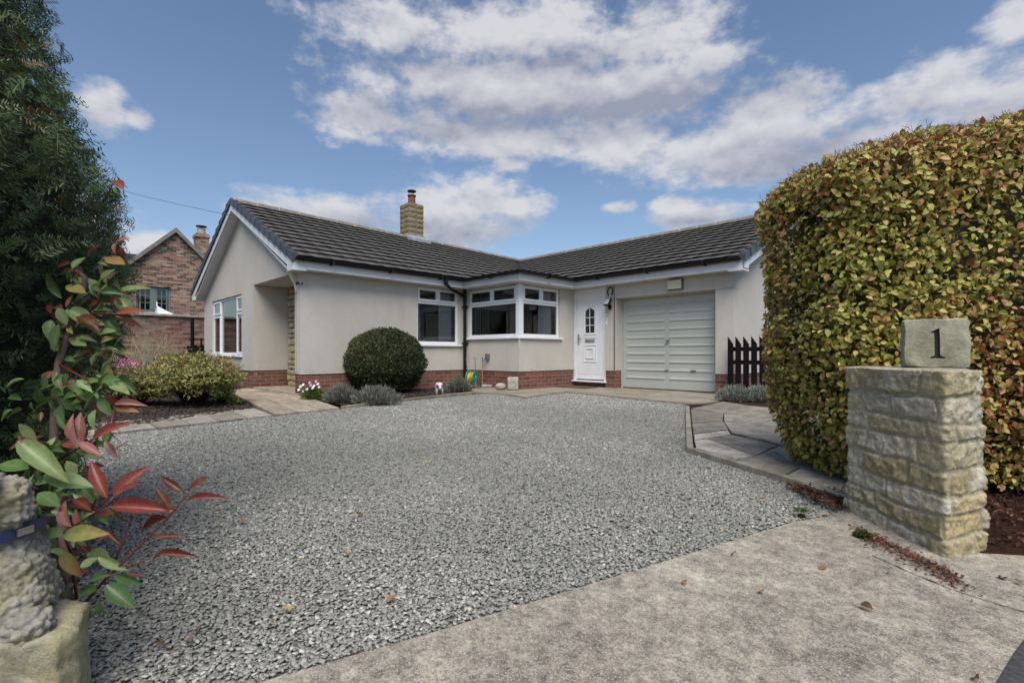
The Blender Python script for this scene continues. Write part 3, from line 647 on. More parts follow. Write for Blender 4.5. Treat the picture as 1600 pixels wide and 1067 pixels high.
r4, _ = roof_plane('roof', (RX, RYr*2-YV0, ze), (XRE, RYr*2-YV0, ze), (RX, RYr, RZr), (XRE, RYr, RZr))
mb = MB()   # roof deck that closes the loft
mb.hexa([(XE-.05, 3.42, ze-.05), (XE-.05, YF, ze-.05), (XEW+.05, YF, ze-.05), (XEW+.05, 3.42, ze-.05)], [(RX+.02, 3.42, zr(3.2)-.1), (RX+.02, YF, 3.72), (RX-.02, YF, 3.72), (RX-.02, 3.42, zr(3.2)-.1)])
mb.hexa([(-10, YV0+.06, ze-.06), (XR-.1, YV0+.06, ze-.06), (XR-.1, RYr*2-YV0, ze-.06), (-10, RYr*2-YV0, ze-.06)], [(-10, RYr-.02, RZr-.1), (XR-.1, RYr-.02, RZr-.1), (XR-.1, RYr+.02, RZr-.1), (-10, RYr+.02, RZr-.1)])
mb.build('roof_deck', 'dark_metal', house)
# ridge tiles
def ridge(a, b, seg=.45):
    a, b = Vector(a), Vector(b); L = (b-a).length; d = (b-a).normalized(); sd = Vector((0, 0, 1)).cross(d); n = int(L/seg); rm = MB(); jm = MB()
    prof = [(-.14, -.085), (-.125, -.03), (-.06, .02), (0, .035), (.06, .02), (.125, -.03), (.14, -.085)]
    for i in range(n):
        jz = random.uniform(-.004, .004)
        for (t0, t1, k, m) in ((i*seg+.01, (i+1)*seg-.01, 1, rm), (i*seg-.012, i*seg+.012, .975 if i % 2 else 1.02, jm)):
            p0, p1 = a+d*t0, a+d*t1; vs = [p+sd*x*k+Vector((0, 0, y*k+jz)) for p in (p0, p1) for x, y in prof]; q = len(prof)
            m.add(vs, [(j, j+1, q+j+1, q+j) for j in range(q-1)] + [tuple(range(q)), tuple(range(q, 2*q))], random.random())
    o = rm.build('ridge_tiles', 'ridge', roof); jm.build('ridge_mortar', 'stone_pale', roof); return o
ridge((RX, 3.14, zr(3.1)-.01), (RX, YF, 3.83-.01)); ridge((XRE-.05, RYr, RZr), (RX-.1, RYr, RZr))
# dry verges
def verge(E, Rg, n, out, w=.055, hgt=.125):
    vm = MB()
    E, Rg, out = Vector(E), Vector(Rg), Vector(out)
    for i in range(n):
        p0 = E+(Rg-E)*(i/n); p1 = E+(Rg-E)*((i+1.12)/n); dz0, dz1 = .040, -.004
        b = [p0-out*.05+Vector((0, 0, -.035)), p0+out*w+Vector((0, 0, -hgt)), p1+out*(w-.016)+Vector((0, 0, -hgt+.015)), p1-out*.05+Vector((0, 0, -.035))]
        t_ = [p0-out*.05+Vector((0, 0, dz0)), p0+out*w+Vector((0, 0, dz0)), p1+out*(w-.016)+Vector((0, 0, dz1)), p1-out*.05+Vector((0, 0, dz1))]
        vm.hexa(b, t_)
    vm.build('verge', 'verge_plastic', house, bevel=.004)
verge((XE, 3.12, ze), (RX, 3.12, zr(3.1)), 13, (0, -1, 0)); verge((XEW, 3.12, ze), (RX, 3.12, zr(3.1)), 13, (0, -1, 0))
verge((XRE-.02, YV0, ze), (XRE-.02, RYr, RZr), 13, (1, 0, 0)); verge((XRE-.02, RYr*2-YV0, ze), (XRE-.02, RYr, RZr), 13, (1, 0, 0))
# fascias, soffits, bargeboards
fm = MB()
FX = XL+.25; FY = YG-.25
fm.box(FX-.02, FX, 3.12, YB-.26, 2.14, 2.31); fm.box(XL+.0, FX-.02, 3.32, YB-.0, 2.142, 2.158)
fm.box(FX-.02, XB+.25, YB-.25, YB-.23, 2.14, 2.31); fm.box(FX-.02, XB+.23, YB-.23, YB, 2.1425, 2.1585)
fm.box(XB+.23, XB+.25, YB-.23, FY, 2.14, 2.31); fm.box(XB, XB+.23, YB-.0, FY+.02, 2.1430, 2.159)
fm.box(XB+.23, XRE-.02, FY, FY+.02, 2.14, 2.31); fm.box(XB+.0, XRE-.02, FY+.02, YG, 2.1435, 2.1595)
fm.build('fascia', 'fascia_white', house)
fm = MB(); fm.box(FX-.03, XB+.2, YB-.2, YG-.2, 2.27, 2.30); fm.box(FX-.03, XB+.1, YB-.1, YG-.1, 2.30, 2.325); fm.build('bay_roof', 'lead', house)
def barge(E, Rg, y0, y1, ax, dep=.15):
    E, Rg = Vector(E), Vector(Rg); up = Vector((0, 0, 1))
    bm_ = MB()
    if ax == 'y': q = lambda p, t: Vector((p.x, t, p.z))
    else: q = lambda p, t: Vector((t, p.y, p.z))
    b = [q(E-up*(.10+dep), y0), q(E-up*(.10+dep), y1), q(Rg-up*(.10+dep), y1), q(Rg-up*(.10+dep), y0)]; t_ = [v+up*dep for v in b]
    bm_.hexa(b, t_); bm_.build('bargeboard', 'fascia_white', house)
E_ = Vector((XE-.06, 0, ze-.0)); barge((XE-.06, 0, ze+.005), (RX, 0, zr(3.1)-.0), 3.10, 3.122, 'y'); barge((XEW+.06, 0, ze+.005), (RX, 0, zr(3.1)), 3.10, 3.122, 'y')
barge((0, YV0+.06, ze+.005), (0, RYr, RZr), XRE-.045, XRE-.022, 'x'); barge((0, RYr*2-YV0-.06, ze), (0, RYr, RZr), XRE-.045, XRE-.022, 'x')
# sloping soffit behind the boards
bx3 = MB()
def slsof(xe):
    bm_ = MB()
    bm_.hexa([(xe, 3.122, ze-.245), (xe, YS+.0, ze-.245), (RX, YS, zr(3.1)-.245), (RX, 3.122, zr(3.1)-.245)], [(xe, 3.122, ze-.225), (xe, YS, ze-.225), (RX, YS, zr(3.1)-.225), (RX, 3.122, zr(3.1)-.225)]); bm_.build('soffit', 'fascia_white', house)
slsof(XL+.02); slsof(XW-.02)
for args in ((XL+.0, FX+.003, 3.101, YS, 2.115, 2.235), (XW-.26, XW+.0, 3.101, YS, 2.115, 2.235), (XR+.0, XRE-.02, FY-.002, FY+.24, 2.115, 2.25)):
    bx = MB(); bx.box(*args); bx.build('box_end', 'fascia_white', house)
# gutters
def gutter_pts(pts, r=.06):
    g = MB(); n = 7
    for a, b in zip(pts, pts[1:]):
        a, b = Vector(a), Vector(b); d = (b-a).normalized(); sd = Vector((0, 0, 1)).cross(d)
        vs = []
        for p in (a-d*.03, b+d*.03):
            for rr in (r, r-.006):
                for k in range(n+1):
                    t = math.pi*k/n; vs.append(p+sd*math.cos(t)*rr-Vector((0, 0, 1))*math.sin(t)*rr)
        q = n+1
        for k in range(n):
            g.add([vs[k], vs[k+1], vs[2*q+k+1], vs[2*q+k]], [(0, 1, 2, 3)]); g.add([vs[q+k], vs[q+k+1], vs[3*q+k+1], vs[3*q+k]], [(0, 1, 2, 3)])
        g.add([vs[0], vs[q], vs[3*q], vs[2*q]], [(0, 1, 2, 3)]); g.add([vs[n], vs[q+n], vs[3*q+n], vs[2*q+n]], [(0, 1, 2, 3)])
        g.add(vs[0:q], [tuple(range(q))]); g.add(vs[2*q:3*q], [tuple(range(q))])
        L = (b-a).length; k = max(1, int(L/.9))
        for i in range(k):
            c = a+d*(L*(i+.5)/k); m = Matrix.Translation(c) @ Matrix((( d.x, sd.x, 0), (d.y, sd.y, 0), (0, 0, 1))).to_4x4()
            g.box(-.018, .018, -r-.012, r+.006, -r-.012, .004, m=m)
    return g
gz_ = 2.325; o_ = .062
gutter_pts([(FX+o_, 3.16, gz_), (FX+o_, YB-.25-o_, gz_-.006), (XB+.25+o_, YB-.25-o_, gz_-.008), (XB+.25+o_, FY-o_, gz_-.006), (XRE-.09, FY-o_, gz_)]).build('gutter', 'black_plastic', house, recalc=False)
g = MB(); px_, py_ = XL+.075, YB-.065
g.tube([(px_+.06, py_-.02, .06), (px_, py_, .2), (px_, py_, 2.1), (px_, py_, 2.3)], .034, 12)
g.tube([(FX+o_, YB-.75, 2.28), (FX+o_-.005, YB-.75, 2.17), (FX-.08, YB-.5, 2.09), (px_, py_, 1.99)], .034, 12)
for zz in (.95, 1.75): g.box(px_-.05, px_+.05, py_-.045, py_+.06, zz, zz+.03)
g.lathe((FX+o_, YB-.75, 2.2), [(.045, 0), (.045, .07)], 12); g.lathe((px_, py_, 2.2), [(.045, 0), (.05, .1)], 12)
g.build('downpipe', 'black_plastic', house, smooth=False)
g = MB(); g.hexa([(XE-.12, YV0-.06, ze-.03), (XE+.10, YV0-.10, ze-.06), (XE+.02, YV0+.14, ze-.03), (XE-.28, YV0+.36, ze+.10)], [(XE-.16, YV0-.05, ze+.07), (XE+.10, YV0-.10, ze-.0), (XE+.04, YV0+.16, ze+.05), (XE-.28, YV0+.40, ze+.19)]); g.build('valley_flashing', 'lead', roof)
# chimney
ch = MB(); cx, cy = RX-.02, 7.60
for k in range(9):
    z0 = 3.62+k*.135
    for sx in (-1, 1):
        for sy in (-1, 1):
            o1 = random.uniform(.08, .13)
            rough_stone(ch, (cx+sx*.12, cy+sy*.12, z0+.066), .125, .125, .062, amp=.008, n=(3, 3, 2), pw=7)
ch.box(cx-.225, cx+.225, cy-.225, cy+.225, 3.5, 4.82, tint=.1)
chim = ch.build('chimney', 'chimney_stone', roof)
c = MB(); c.box(cx-.25, cx+.27, cy-.26, cy+.26, 3.76, 3.95); c.hexa([(cx+.2, cy-.32, 3.8), (cx+.46, cy-.32, 3.72), (cx+.46, cy+.32, 3.72), (cx+.2, cy+.32, 3.8)], [(cx+.2, cy-.32, 3.95), (cx+.46, cy-.32, 3.825), (cx+.46, cy+.32, 3.825), (cx+.2, cy+.32, 3.95)]); c.build('chimney_flashing', 'lead', roof)
c = MB(); c.lathe((cx, cy, 4.80), [(.15, 0), (.115, .03), (.105, .04), (.095, .26), (.115, .27), (.12, .30), (.10, .31), (.08, .3)], 18); c.build('chimney_pot', 'terracotta', roof, smooth=False)
c = MB(); c.lathe((cx, cy, 5.2), [(.005, .055), (.10, .04), (.125, .015), (.12, 0), (.01, .01)], 18)
for a in range(3): c.tube([(cx+.08*math.cos(a*2.1), cy+.08*math.sin(a*2.1), 5.08), (cx+.08*math.cos(a*2.1), cy+.08*math.sin(a*2.1), 5.22)], .008, 5)
c.build('cowl', 'dark_metal', roof)
# porch corbel and hook, wall vent
c = MB(); c.hexa([(-8.70, YS-.02, 1.93), (-8.63, YS-.02, 1.93), (-8.63, YS+.08, 1.93), (-8.70, YS+.08, 1.93)], [(-8.76, YS-.10, 2.13), (-8.62, YS-.10, 2.13), (-8.62, YS+.08, 2.13), (-8.76, YS+.08, 2.13)])
c.hexa([(-8.69, YS-.0, 1.80), (-8.64, YS-.0, 1.80), (-8.64, YS+.07, 1.80), (-8.69, YS+.07, 1.80)], [(-8.70, YS-.02, 1.93), (-8.63, YS-.02, 1.93), (-8.63, YS+.08, 1.93), (-8.70, YS+.08, 1.93)]); c.build('porch_corbel', 'cream_lamp', house, bevel=.006)
c = MB(); c.box(XL-.002, XL+.006, 4.93, 5.07, 1.98, 2.02); c.box(XL-.002, XL+.004, 4.96, 5.04, 2.02, 2.05); c.build('wall_vent', 'render', house)

# things fixed on the walls
def wallthing(name, build, label, cat, loc):
    t = thing(name, loc, label, cat); build(t); return t
def b_flood(t):
    m = Matrix.Translation((-5.80, YG-.10, 1.80)) @ Matrix.Rotation(R(-28), 4, 'Z') @ Matrix.Rotation(R(-24), 4, 'X')
    c = MB(); c.box(-.105, .105, -.02, .025, -.075, .075, m=m); c.box(-.08, .08, .025, .045, -.05, .05, m=m); c.build('lamp_housing', 'black_plastic', t, bevel=.004)
    c = MB(); c.box(-.09, .09, -.026, -.0205, -.06, .06, m=m); c.build('lens', 'lens', t)
    c = MB(); c.box(-5.83, -5.77, YG-.03, YG, 1.66, 1.74); c.tube([(-5.80, YG-.02, 1.70), (-5.80, YG-.09, 1.71), (-5.80, YG-.09, 1.78)], .012, 8); c.ball((-5.78, YG-.07, 1.67), .025); c.build('bracket', 'black_plastic', t)
wallthing('floodlight', b_flood, 'black rectangular floodlight on the pier beside the white door', 'floodlight', (-5.80, YG-.05, 1.7))
def b_shoe(t):
    pts = [(-5.80+.062*math.cos(a)*1.0, YG-.012, 2.02+.085*math.sin(a)) for a in [R(-55)+i*R(290)/18 for i in range(19)]]
    c = MB(); c.tube(pts, .013, 6); c.build('shoe', 'dark_metal', t)
wallthing('horseshoe', b_shoe, 'dark iron horseshoe hung open end down above the floodlight', 'horseshoe', (-5.80, YG, 2.0))
def b_bell(t):
    c = MB(); c.box(-5.905, -5.875, YG-.02, YG, 1.33, 1.46); c.build('casing', 'upvc', t, bevel=.006)
    c = MB(); c.lathe((-5.89, YG-.02, 1.435), [(.012, 0), (.012, .004)], 12, (0, -1, 0)); c.build('camera_eye', 'black_plastic', t)
wallthing('doorbell', b_bell, 'slim white doorbell with a black eye beside the front door', 'doorbell', (-5.9, YG, 1.4))
def b_bulk(t):
    c = MB(); c.box(-4.50, -4.20, YG-.05, YG-.016, 1.92, 2.12); c.build('base_plate', 'grey_plastic', t, bevel=.006)
    c = MB(); c.box(-4.485, -4.215, YG-.10, YG-.05, 1.935, 2.105); c.build('diffuser', 'cream_lamp', t, bevel=.015)
wallthing('bulkhead_light', b_bulk, 'cream rectangular bulkhead light on the wall above the garage door', 'light', (-4.35, YG, 1.9))
def b_lan(t):
    c = MB(); c.tube([(XL-.02, YS-.005, 1.93), (XL+.02, YS-.07, 1.93), (XL+.05, YS-.07, 1.91)], .008, 6); c.ball((XL+.03, YS-.06, 1.93), .03); c.box(XL-.0, XL+.01, YS+.02, YS+.04, 1.91, 1.95); c.build('hook', 'dark_metal', t)
wallthing('wall_hook', b_lan, 'small dark metal hook on the wall corner beside the porch', 'hook', (XL, YS, 1.9))

# ================================================================== GROUND
def sheet(name, pts, z, mat, kind='structure', th=.0):
    m = MB(); m.add([(p[0], p[1], z) for p in pts], [tuple(range(len(pts)))]); o = m.build(name, mat, recalc=False)
    me = o.data
    if me.polygons[0].normal.z < 0: me.flip_normals()
    o['kind'] = kind; return o
gr = sheet('ground', [(-900, -900), (900, -900), (900, 900), (-900, 900)], -.06, 'lawn')
# gravel drive
GV = [P(-160, 722), P(183, 680), P(427, 652), P(534, 640), P(640, 627), P(735, 618), P(770, 616.5), P(795, 618.5), P(822, 623), P(855, 617.5), P(886, 614), P(944, 619.5), P(996, 625.5), P(1074, 633),
      P(1077, 706), P(1316, 775), P(1330, 802), P(1240, 815), P(1000, 888), P(700, 980), P(400, 1067), W(-.98, .82), W(-1.4, .9), W(-2.2, 1.2), W(-3.0, 2.0)]
GVp = np.array([(p.x, p.y) for p in GV])
sheet('gravel_bed', GV, -.004, 'gravel_bed')
def inpoly(pts, poly):
    x, y = pts[:, 0], pts[:, 1]; ins = np.zeros(len(pts), bool); j = len(poly)-1
    for i in range(len(poly)):
        xi, yi = poly[i]; xj, yj = poly[j]
        c = ((yi > y) != (yj > y)) & (x < (xj-xi)*(y-yi)/(yj-yi+1e-12)+xi); ins ^= c; j = i
    return ins
def stones(name, poly, dens_fn, size_fn, n_try, mat, zb=0.0, big=(0, 1)):
    mn, mx = poly.min(0), poly.max(0); p = RNG.random((n_try, 2))*(mx-mn)+mn; p = p[inpoly(p, poly)]
    d = np.hypot(p[:, 0], p[:, 1]); keep = RNG.random(len(p)) < dens_fn(d); p = p[keep]; d = d[keep]; n = len(p)
    s = size_fn(d)*RNG.uniform(.55, 1.35, n)
    B = np.array([(x, y, z) for x in (-1, 1) for y in (-1, 1) for z in (-1, 1)], float)
    v = np.repeat(B[None], n, 0)*RNG.uniform(.55, 1.0, (n, 8, 3)); v[:, :, 0] *= (s*.5)[:, None]; v[:, :, 1] *= (s*.5*RNG.uniform(.55, .95, n))[:, None]; v[:, :, 2] *= (s*.5*RNG.uniform(.22, .45, n))[:, None]
    # random tilt and turn
    a = RNG.random(n)*2*np.pi; tx = RNG.normal(0, .24, n); ty = RNG.normal(0, .24, n)
    v[:, :, 2] += v[:, :, 0]*tx[:, None]+v[:, :, 1]*ty[:, None]
    x = v[:, :, 0]*np.cos(a)[:, None]-v[:, :, 1]*np.sin(a)[:, None]; y = v[:, :, 0]*np.sin(a)[:, None]+v[:, :, 1]*np.cos(a)[:, None]
    zz = v[:, :, 2]+(zb+s*RNG.uniform(.0, .38, n))[:, None]
    V = np.stack([x+p[:, 0:1], y+p[:, 1:2], zz], -1).reshape(-1, 3); Fc = (BOXF[None]+(np.arange(n)*8)[:, None, None]).reshape(-1)
    p3 = np.concatenate([p, p[:, :1]*0], 1); return npmesh(name, V, Fc, 4, mat, None, np.repeat(np.clip(RNG.random(n)+.16*lown(p3, 1.1, 2)+.10*lown(p3, 3.7, 5)-.03, 0, 1), 8))
ar = (GVp.max(0)-GVp.min(0)).prod()
dmax = 12500
gv = stones('gravel', GVp, lambda d: np.clip((3.2/np.maximum(d, 1))**1.0, .17, 1), lambda d: np.clip(.0130+.0017*(d-2), .0130, .024), int(ar*dmax), 'gravel'); gv['kind'] = 'stuff'
# concrete apron in the gateway
sheet('driveway_apron', [P(1330, 800, .01), P(1240, 815, .01), P(1000, 888, .01), P(700, 980, .01), P(400, 1067, .01), W(-1.0, .80), W(-.9, .3), W(.6, -.8), P(1555, 1067, .01), P(1583, 1020, .01), P(1610, 985, .01), W(2.2, 1.72), W(2.9, 1.65), W(2.9, 1.75), W(2.2, 1.78), P(1532, 864, .01), P(1480, 830, .01)], .010, 'concrete')
sheet('road', [P(1555, 1067), P(1583, 1020), P(1610, 985), W(2.2, 1.71), W(12, .6), W(12, -9), W(-12, -9), W(-12, -2), W(-1.0, -1.2), W(.6, -.79)], .004, 'asphalt')
# crack line with moss and grit in the apron
def ribbon(name, pts, w, z, mat, kind=None, hgt=.004):
    m = MB(); pts = [Vector(p) for p in pts]
    q = []
    for a, b in zip(pts, pts[1:]):
        k = max(2, int((b-a).length/.012)); q += [a+(b-a)*i/k for i in range(k)]
    q.append(pts[-1]); L_, R_ = [], []
    for i, p in enumerate(q):
        d = (q[min(i+1, len(q)-1)]-q[max(i-1, 0)]).normalized(); s = Vector((-d.y, d.x, 0)); ww = w*(.35+1.2*abs(mnoise.noise(p*22))); off = mnoise.noise(p*9)*w*1.5
        L_.append(p+s*(off+ww)); R_.append(p+s*(off-ww))
    vs = [(v.x, v.y, z) for v in L_]+[(v.x, v.y, z) for v in R_]; n = len(q)
    m.add(vs, [(i, i+1, n+i+1, n+i) for i in range(n-1)]); o = m.build(name, mat, recalc=False)
    if kind: o['kind'] = kind
    return o
ribbon('apron_crack', [P(1362, 872), P(1420, 898), P(1480, 924), P(1545, 945), P(1620, 968)], .0032, .0125, 'soil', 'structure')
# slabs
def slabs(name, quad, nu, nv, z0, z1, mat, kind='structure', gap=.008, us=None, vs_=None, z1b=None):
    A, B, C_, D_ = [Vector((p[0], p[1], 0)) for p in quad]; m = MB(); us = us or [i/nu for i in range(nu+1)]; vs_ = vs_ or [i/nv for i in range(nv+1)]
    W1 = (B-A).length; H1 = (D_-A).length
    for i in range(len(us)-1):
        for j in range(len(vs_)-1):
            gu, gv_ = gap/W1, gap/H1; st = 0
            q = [(A*(1-u)+B*u)*(1-v)+(D_*(1-u)+C_*u)*v for u, v in ((us[i]+gu, vs_[j]+gv_), (us[i+1]-gu, vs_[j]+gv_), (us[i+1]-gu, vs_[j+1]-gv_), (us[i]+gu, vs_[j+1]-gv_))]
            dz = [random.uniform(-.003, .003) for _ in range(4)]
            m.hexa([(p.x, p.y, z0) for p in q], [(p.x, p.y, z1+d) for p, d in zip(q, dz)], random.random())
    o = m.build(name, mat, bevel=.004); o['kind'] = kind; return o
def dirt(name, pts, z): return sheet(name, pts, z, 'soil')
# edging of flags along the left bed
slabs('edging_path', [P(-120, 712), P(427, 651), P(397, 640), P(-120, 690)], 9, 1, -.04, .022, 'flag_grey', gap=.005)
slabs('porch_path', [P(429, 650.6), P(531, 639.7), P(464, 617), P(357, 613)], 3, 4, -.04, .026, 'flag_warm', gap=.005)
slabs('porch_landing', [P(357, 612.6), P(464, 616.6), (XL-.03, YS-.01), (-11.2, YS-.01)], 3, 1, -.04, .030, 'flag_warm', gap=.005)
# planting beds
sheet('bed_soil', [P(-300, 698), P(400, 638), P(357, 613), (-11.2, YS+.0), (XW-3.9, YS), (-18.9, -4), W(-8, 1.5)], .012, 'soil')
sheet('wall_bed_soil', [P(480, 622), P(538, 636), P(742, 614), (XL+.05, YB-.15), (XL, YS)], .018, 'soil')
def kerbline(name, pts, w=.06, z1=.04, seg=.6, mat='kerb'):
    m = MB()
    for a, b in zip(pts, pts[1:]):
        a, b = Vector((a[0], a[1], 0)), Vector((b[0], b[1], 0)); L = (b-a).length; k = max(1, round(L/seg)); d = (b-a)/L; s = Vector((-d.y, d.x, 0))*w/2
        for i in range(k):
            p, q = a+d*(L*i/k+.003), a+d*(L*(i+1)/k-.003); e = random.uniform(-.004, .004)
            m.hexa([(v.x, v.y, -.05) for v in (p-s, q-s, q+s, p+s)], [(v.x, v.y, z1+e) for v in (p-s, q-s, q+s, p+s)], random.random())
    o = m.build(name, mat, bevel=.006); return struct(o)
kerbline('bed_kerb', [P(534, 639.5), P(640, 626), P(743, 614.5)])
# concrete strip round the bay, the door and the garage
strip_front = [P(743, 612.5, .03), P(770, 616, .01), P(795, 618, .01), P(822, 623, .01), P(855, 617.3, .01), P(886, 613.8, .01), P(944, 619.2, .01), P(996, 625.2, .01), P(1076, 632, .01), P(1127, 629, .01), W(3.9, 8.2)]
sheet('concrete_path', strip_front+[(XR+1.2, YG+.5), (XB-.3, YG+.5), (XB-.3, YB+.3), (XL-.1, YB+.3), (XL-.05, YB-.6)], .034, 'path_concrete')
m = MB(); sf = strip_front
for a, b in zip(sf, sf[1:]): m.add([(a.x, a.y, -.03), (b.x, b.y, -.03), (b.x, b.y, .0341), (a.x, a.y, .0341)], [(0, 1, 2, 3)])
struct(m.build('concrete_path_edge', 'path_concrete', recalc=False))
# moss along the strip's edge
# right-hand paved area
K0, K1, K2 = P(1074, 636, .03), P(1078, 702, .03), P(1312, 772, .03)
kerbline('paving_kerb', [K0, K1, K2], w=.05, z1=.05, seg=.9)
PV = [P(1076, 641, .03), P(1079, 702, .03), P(1312, 770, .03), W(2.1, 2.75), W(4.3, 7.2), P(1128, 628, .03), P(1070, 630, .03)]
sheet('paving_bed', PV, .012, 'soil')
a_, b_ = P(1078, 700, .04), P(1315, 771, .04); du = (b_-a_).normalized(); dn = Vector((-du.y, du.x, 0));
if dn.dot(W(0, 1)) < 0: dn = -dn
A = a_+dn*.035; 
c_, d_ = P(1083, 640, .04), P(1200, 632, .04)
def flag(pts, mat_t, z1=.040):
    q = [P(1060+x*.1875, 620+y*.1875, .04) for x, y in pts]; c = sum(q, Vector())/len(q); q = [v+(c-v).normalized()*.006 for v in q]
    m = MB(); n = len(q); m.hexa([(v.x, v.y, -.02) for v in q], [(v.x, v.y, z1+random.uniform(-.002, .002)) for v in q], mat_t)
    o = m.build('patio_flag', 'flag_patio', bevel=.003); return struct(o)
for pts, tt_ in (([(104, 98), (370, 36), (620, 75), (380, 130)], .15), ([(620, 75), (1500, 150), (1500, 290), (900, 205), (570, 165), (380, 130)], .3), ([(104, 102), (380, 132), (370, 195), (112, 215)], .1), ([(380, 132), (570, 167), (900, 205), (1500, 290), (1500, 330), (375, 195)], .45),
                 ([(112, 220), (370, 198), (420, 268), (124, 305)], .25), ([(375, 198), (1500, 332), (1500, 540), (440, 300), (420, 268)], .4), ([(126, 310), (415, 274), (440, 308), (132, 358)], .95), ([(240, 345), (440, 312), (830, 404), (640, 484)], .35),
                 ([(134, 364), (238, 348), (636, 488), (480, 518), (142, 424)], 1.0), ([(488, 520), (800, 452), (1010, 590), (862, 655)], .3), ([(650, 485), (835, 408), (1500, 545), (1500, 860), (1015, 588), (805, 450)], .5), ([(864, 662), (1015, 592), (1500, 862), (1340, 815)], .75)):
    flag(pts, tt_)
ribbon('joint_moss', [P(1060+x*.1875, 620+y*.1875, .04) for x, y in ((440, 300), (600, 330), (800, 385), (960, 420))], .008, .0425, 'moss', 'structure')
sheet('lavender_bed_soil', [P(1122, 628, .03), P(1086, 634, .03), P(1290, 638, .05), W(5.5, 8), (XR+2.5, YG+.5), (XR-.1, YG-.02)], .0365, 'soil')
0 and sheet('mulch_strip', [P(1236, 764), P(1316, 772), W(1.62, 2.3), W(1.57, 2.36), P(1300, 812), P(1290, 800)], .016, 'mulch')
sheet('hedge_bed', [W(1.60, 2.32), W(1.62, 3.7), W(5.5, 3.9), W(5.5, 1.60), W(2.2, 1.66), W(1.7, 1.72)], .006, 'mulch')

simple('clod', (.05, .034, .025), .95, .5, 40, .6, 120)
def clods(poly, n, zb, lo, hi):
    poly = np.array([(p[0], p[1]) for p in poly]); o = stones('soil_clods', poly, lambda d: d*0+1, lambda d: RNG.uniform(lo, hi, len(d)), n, 'clod', zb); o['kind'] = 'stuff'
clods([P(120, 680), P(396, 641), P(359, 614), (-11.2, YS-.05), (-14, 2.2)], 26000, .008, .018, .05)
clods([P(484, 626), P(538, 635), P(742, 613), (XL+.05, YB-.15), (XL+.03, YS)], 9000, .014, .015, .045)
# ================================================================== BOUNDARY WALL AND NEIGHBOUR'S HOUSE
bw = thing('brick_garden_wall', (-19.1, 4, 0), 'old red brick garden wall with stone coping behind the left flower bed', 'wall')
m = MB(); m.box(-19.35, -19.1, -9, 16, -.05, 1.93); m.build('wall_face', 'old_brick_wall', bw)
m = MB()
for i in range(40):
    y = -9+i*.625; m.box(-19.42, -19.03, y+.004, y+.62, 1.93, 2.0+random.uniform(-.006, .006), tint=random.random())
m.build('coping', 'stone_pale', bw, bevel=.008)
nh = thing('brick_cottage', (-24, 4.3, 0), 'tall old brick cottage with steep gable behind the garden wall', 'house')
NX, NY0, NY1, NYM, NZ, NZE = -24.0, .4, 8.1, 4.25, 6.55, 3.3
NX = -24.0
def calc_gable():
    pass
hw = 3.1; NYM = 4.37; NZA = 5.68; NZE = 2.55
fN = lambda u, w, z: (NX+w, u, z)
m = MB(); sl_ = (NZA-NZE)/hw; w0, w1, wz0, wz1 = 3.09, 4.22, 2.38, 3.40
def gtop(u): return NZA-abs(u-NYM)*sl_
def gpoly(pts): m.add([fN(u, 0, z) for u, z in pts], [tuple(range(len(pts)))])
gpoly([(NYM-hw, -.05), (w0, -.05), (w0, gtop(w0)), (NYM-hw, NZE)])
gpoly([(w0, -.05), (w1, -.05), (w1, wz0), (w0, wz0)]); gpoly([(w0, wz1), (w1, wz1), (w1, gtop(w1)), (w0, gtop(w0))])
gpoly([(w1, -.05), (NYM+hw, -.05), (NYM+hw, NZE), (NYM, NZA), (w1, gtop(w1))])
for a, b, c, d in ((w0, w0, wz0, wz1), (w1, w1, wz0, wz1)): m.add([fN(a, 0, c), fN(a, -.3, c), fN(a, -.3, d), fN(a, 0, d)], [(0, 1, 2, 3)])
for zz in (wz0, wz1): m.add([fN(w0, 0, zz), fN(w1, 0, zz), fN(w1, -.3, zz), fN(w0, -.3, zz)], [(0, 1, 2, 3)])
m.box(NX-9, NX-.002, NYM+hw-.3, NYM+hw, -.05, NZE); m.box(NX-9, NX-.002, NYM-hw, NYM-hw+.3, -.05, NZE); m.box(NX-9.2, NX-9, NYM-hw, NYM+hw, -.05, NZE)
m.build('wall', 'old_brick', nh, recalc=False)
m = MB()
for s in (-1, 1):
    e, rr = (NX, NYM+s*(hw+.25), NZE-.25*sl_), (NX, NYM, NZA)
    m.hexa([(NX+.12, e[1], e[2]), (NX-9.3, e[1], e[2]), (NX-9.3, NYM, NZA), (NX+.12, NYM, NZA)], [(NX+.12, e[1], e[2]+.14), (NX-9.3, e[1], e[2]+.14), (NX-9.3, NYM, NZA+.14), (NX+.12, NYM, NZA+.14)])
nr = m.build('roof', 'tile', nh)
m = MB()
for s in (-1, 1):
    m.hexa([(NX+.12, NYM+s*(hw+.25), NZE-.25*sl_-.02), (NX+.17, NYM+s*(hw+.25), NZE-.25*sl_-.02), (NX+.17, NYM, NZA-.02), (NX+.12, NYM, NZA-.02)], [(NX+.12, NYM+s*(hw+.25), NZE-.25*sl_+.17), (NX+.17, NYM+s*(hw+.25), NZE-.25*sl_+.17), (NX+.17, NYM, NZA+.17), (NX+.12, NYM, NZA+.17)])
m.build('verge_board', simple('verge_stone', (.2, .19, .165), .85, .2), nr)
m = MB(); c0 = W(-15.15, 24.0); m.box(c0.x-.32, c0.x+.32, c0.y-.26, c0.y+.26, 2, 6.32); m.box(c0.x-.36, c0.x+.36, c0.y-.30, c0.y+.30, 6.32, 6.46); m.box(c0.x-.27, c0.x+.27, c0.y-.25, c0.y+.25, 6.46, 6.52); m.build('chimney', 'old_brick', nr)
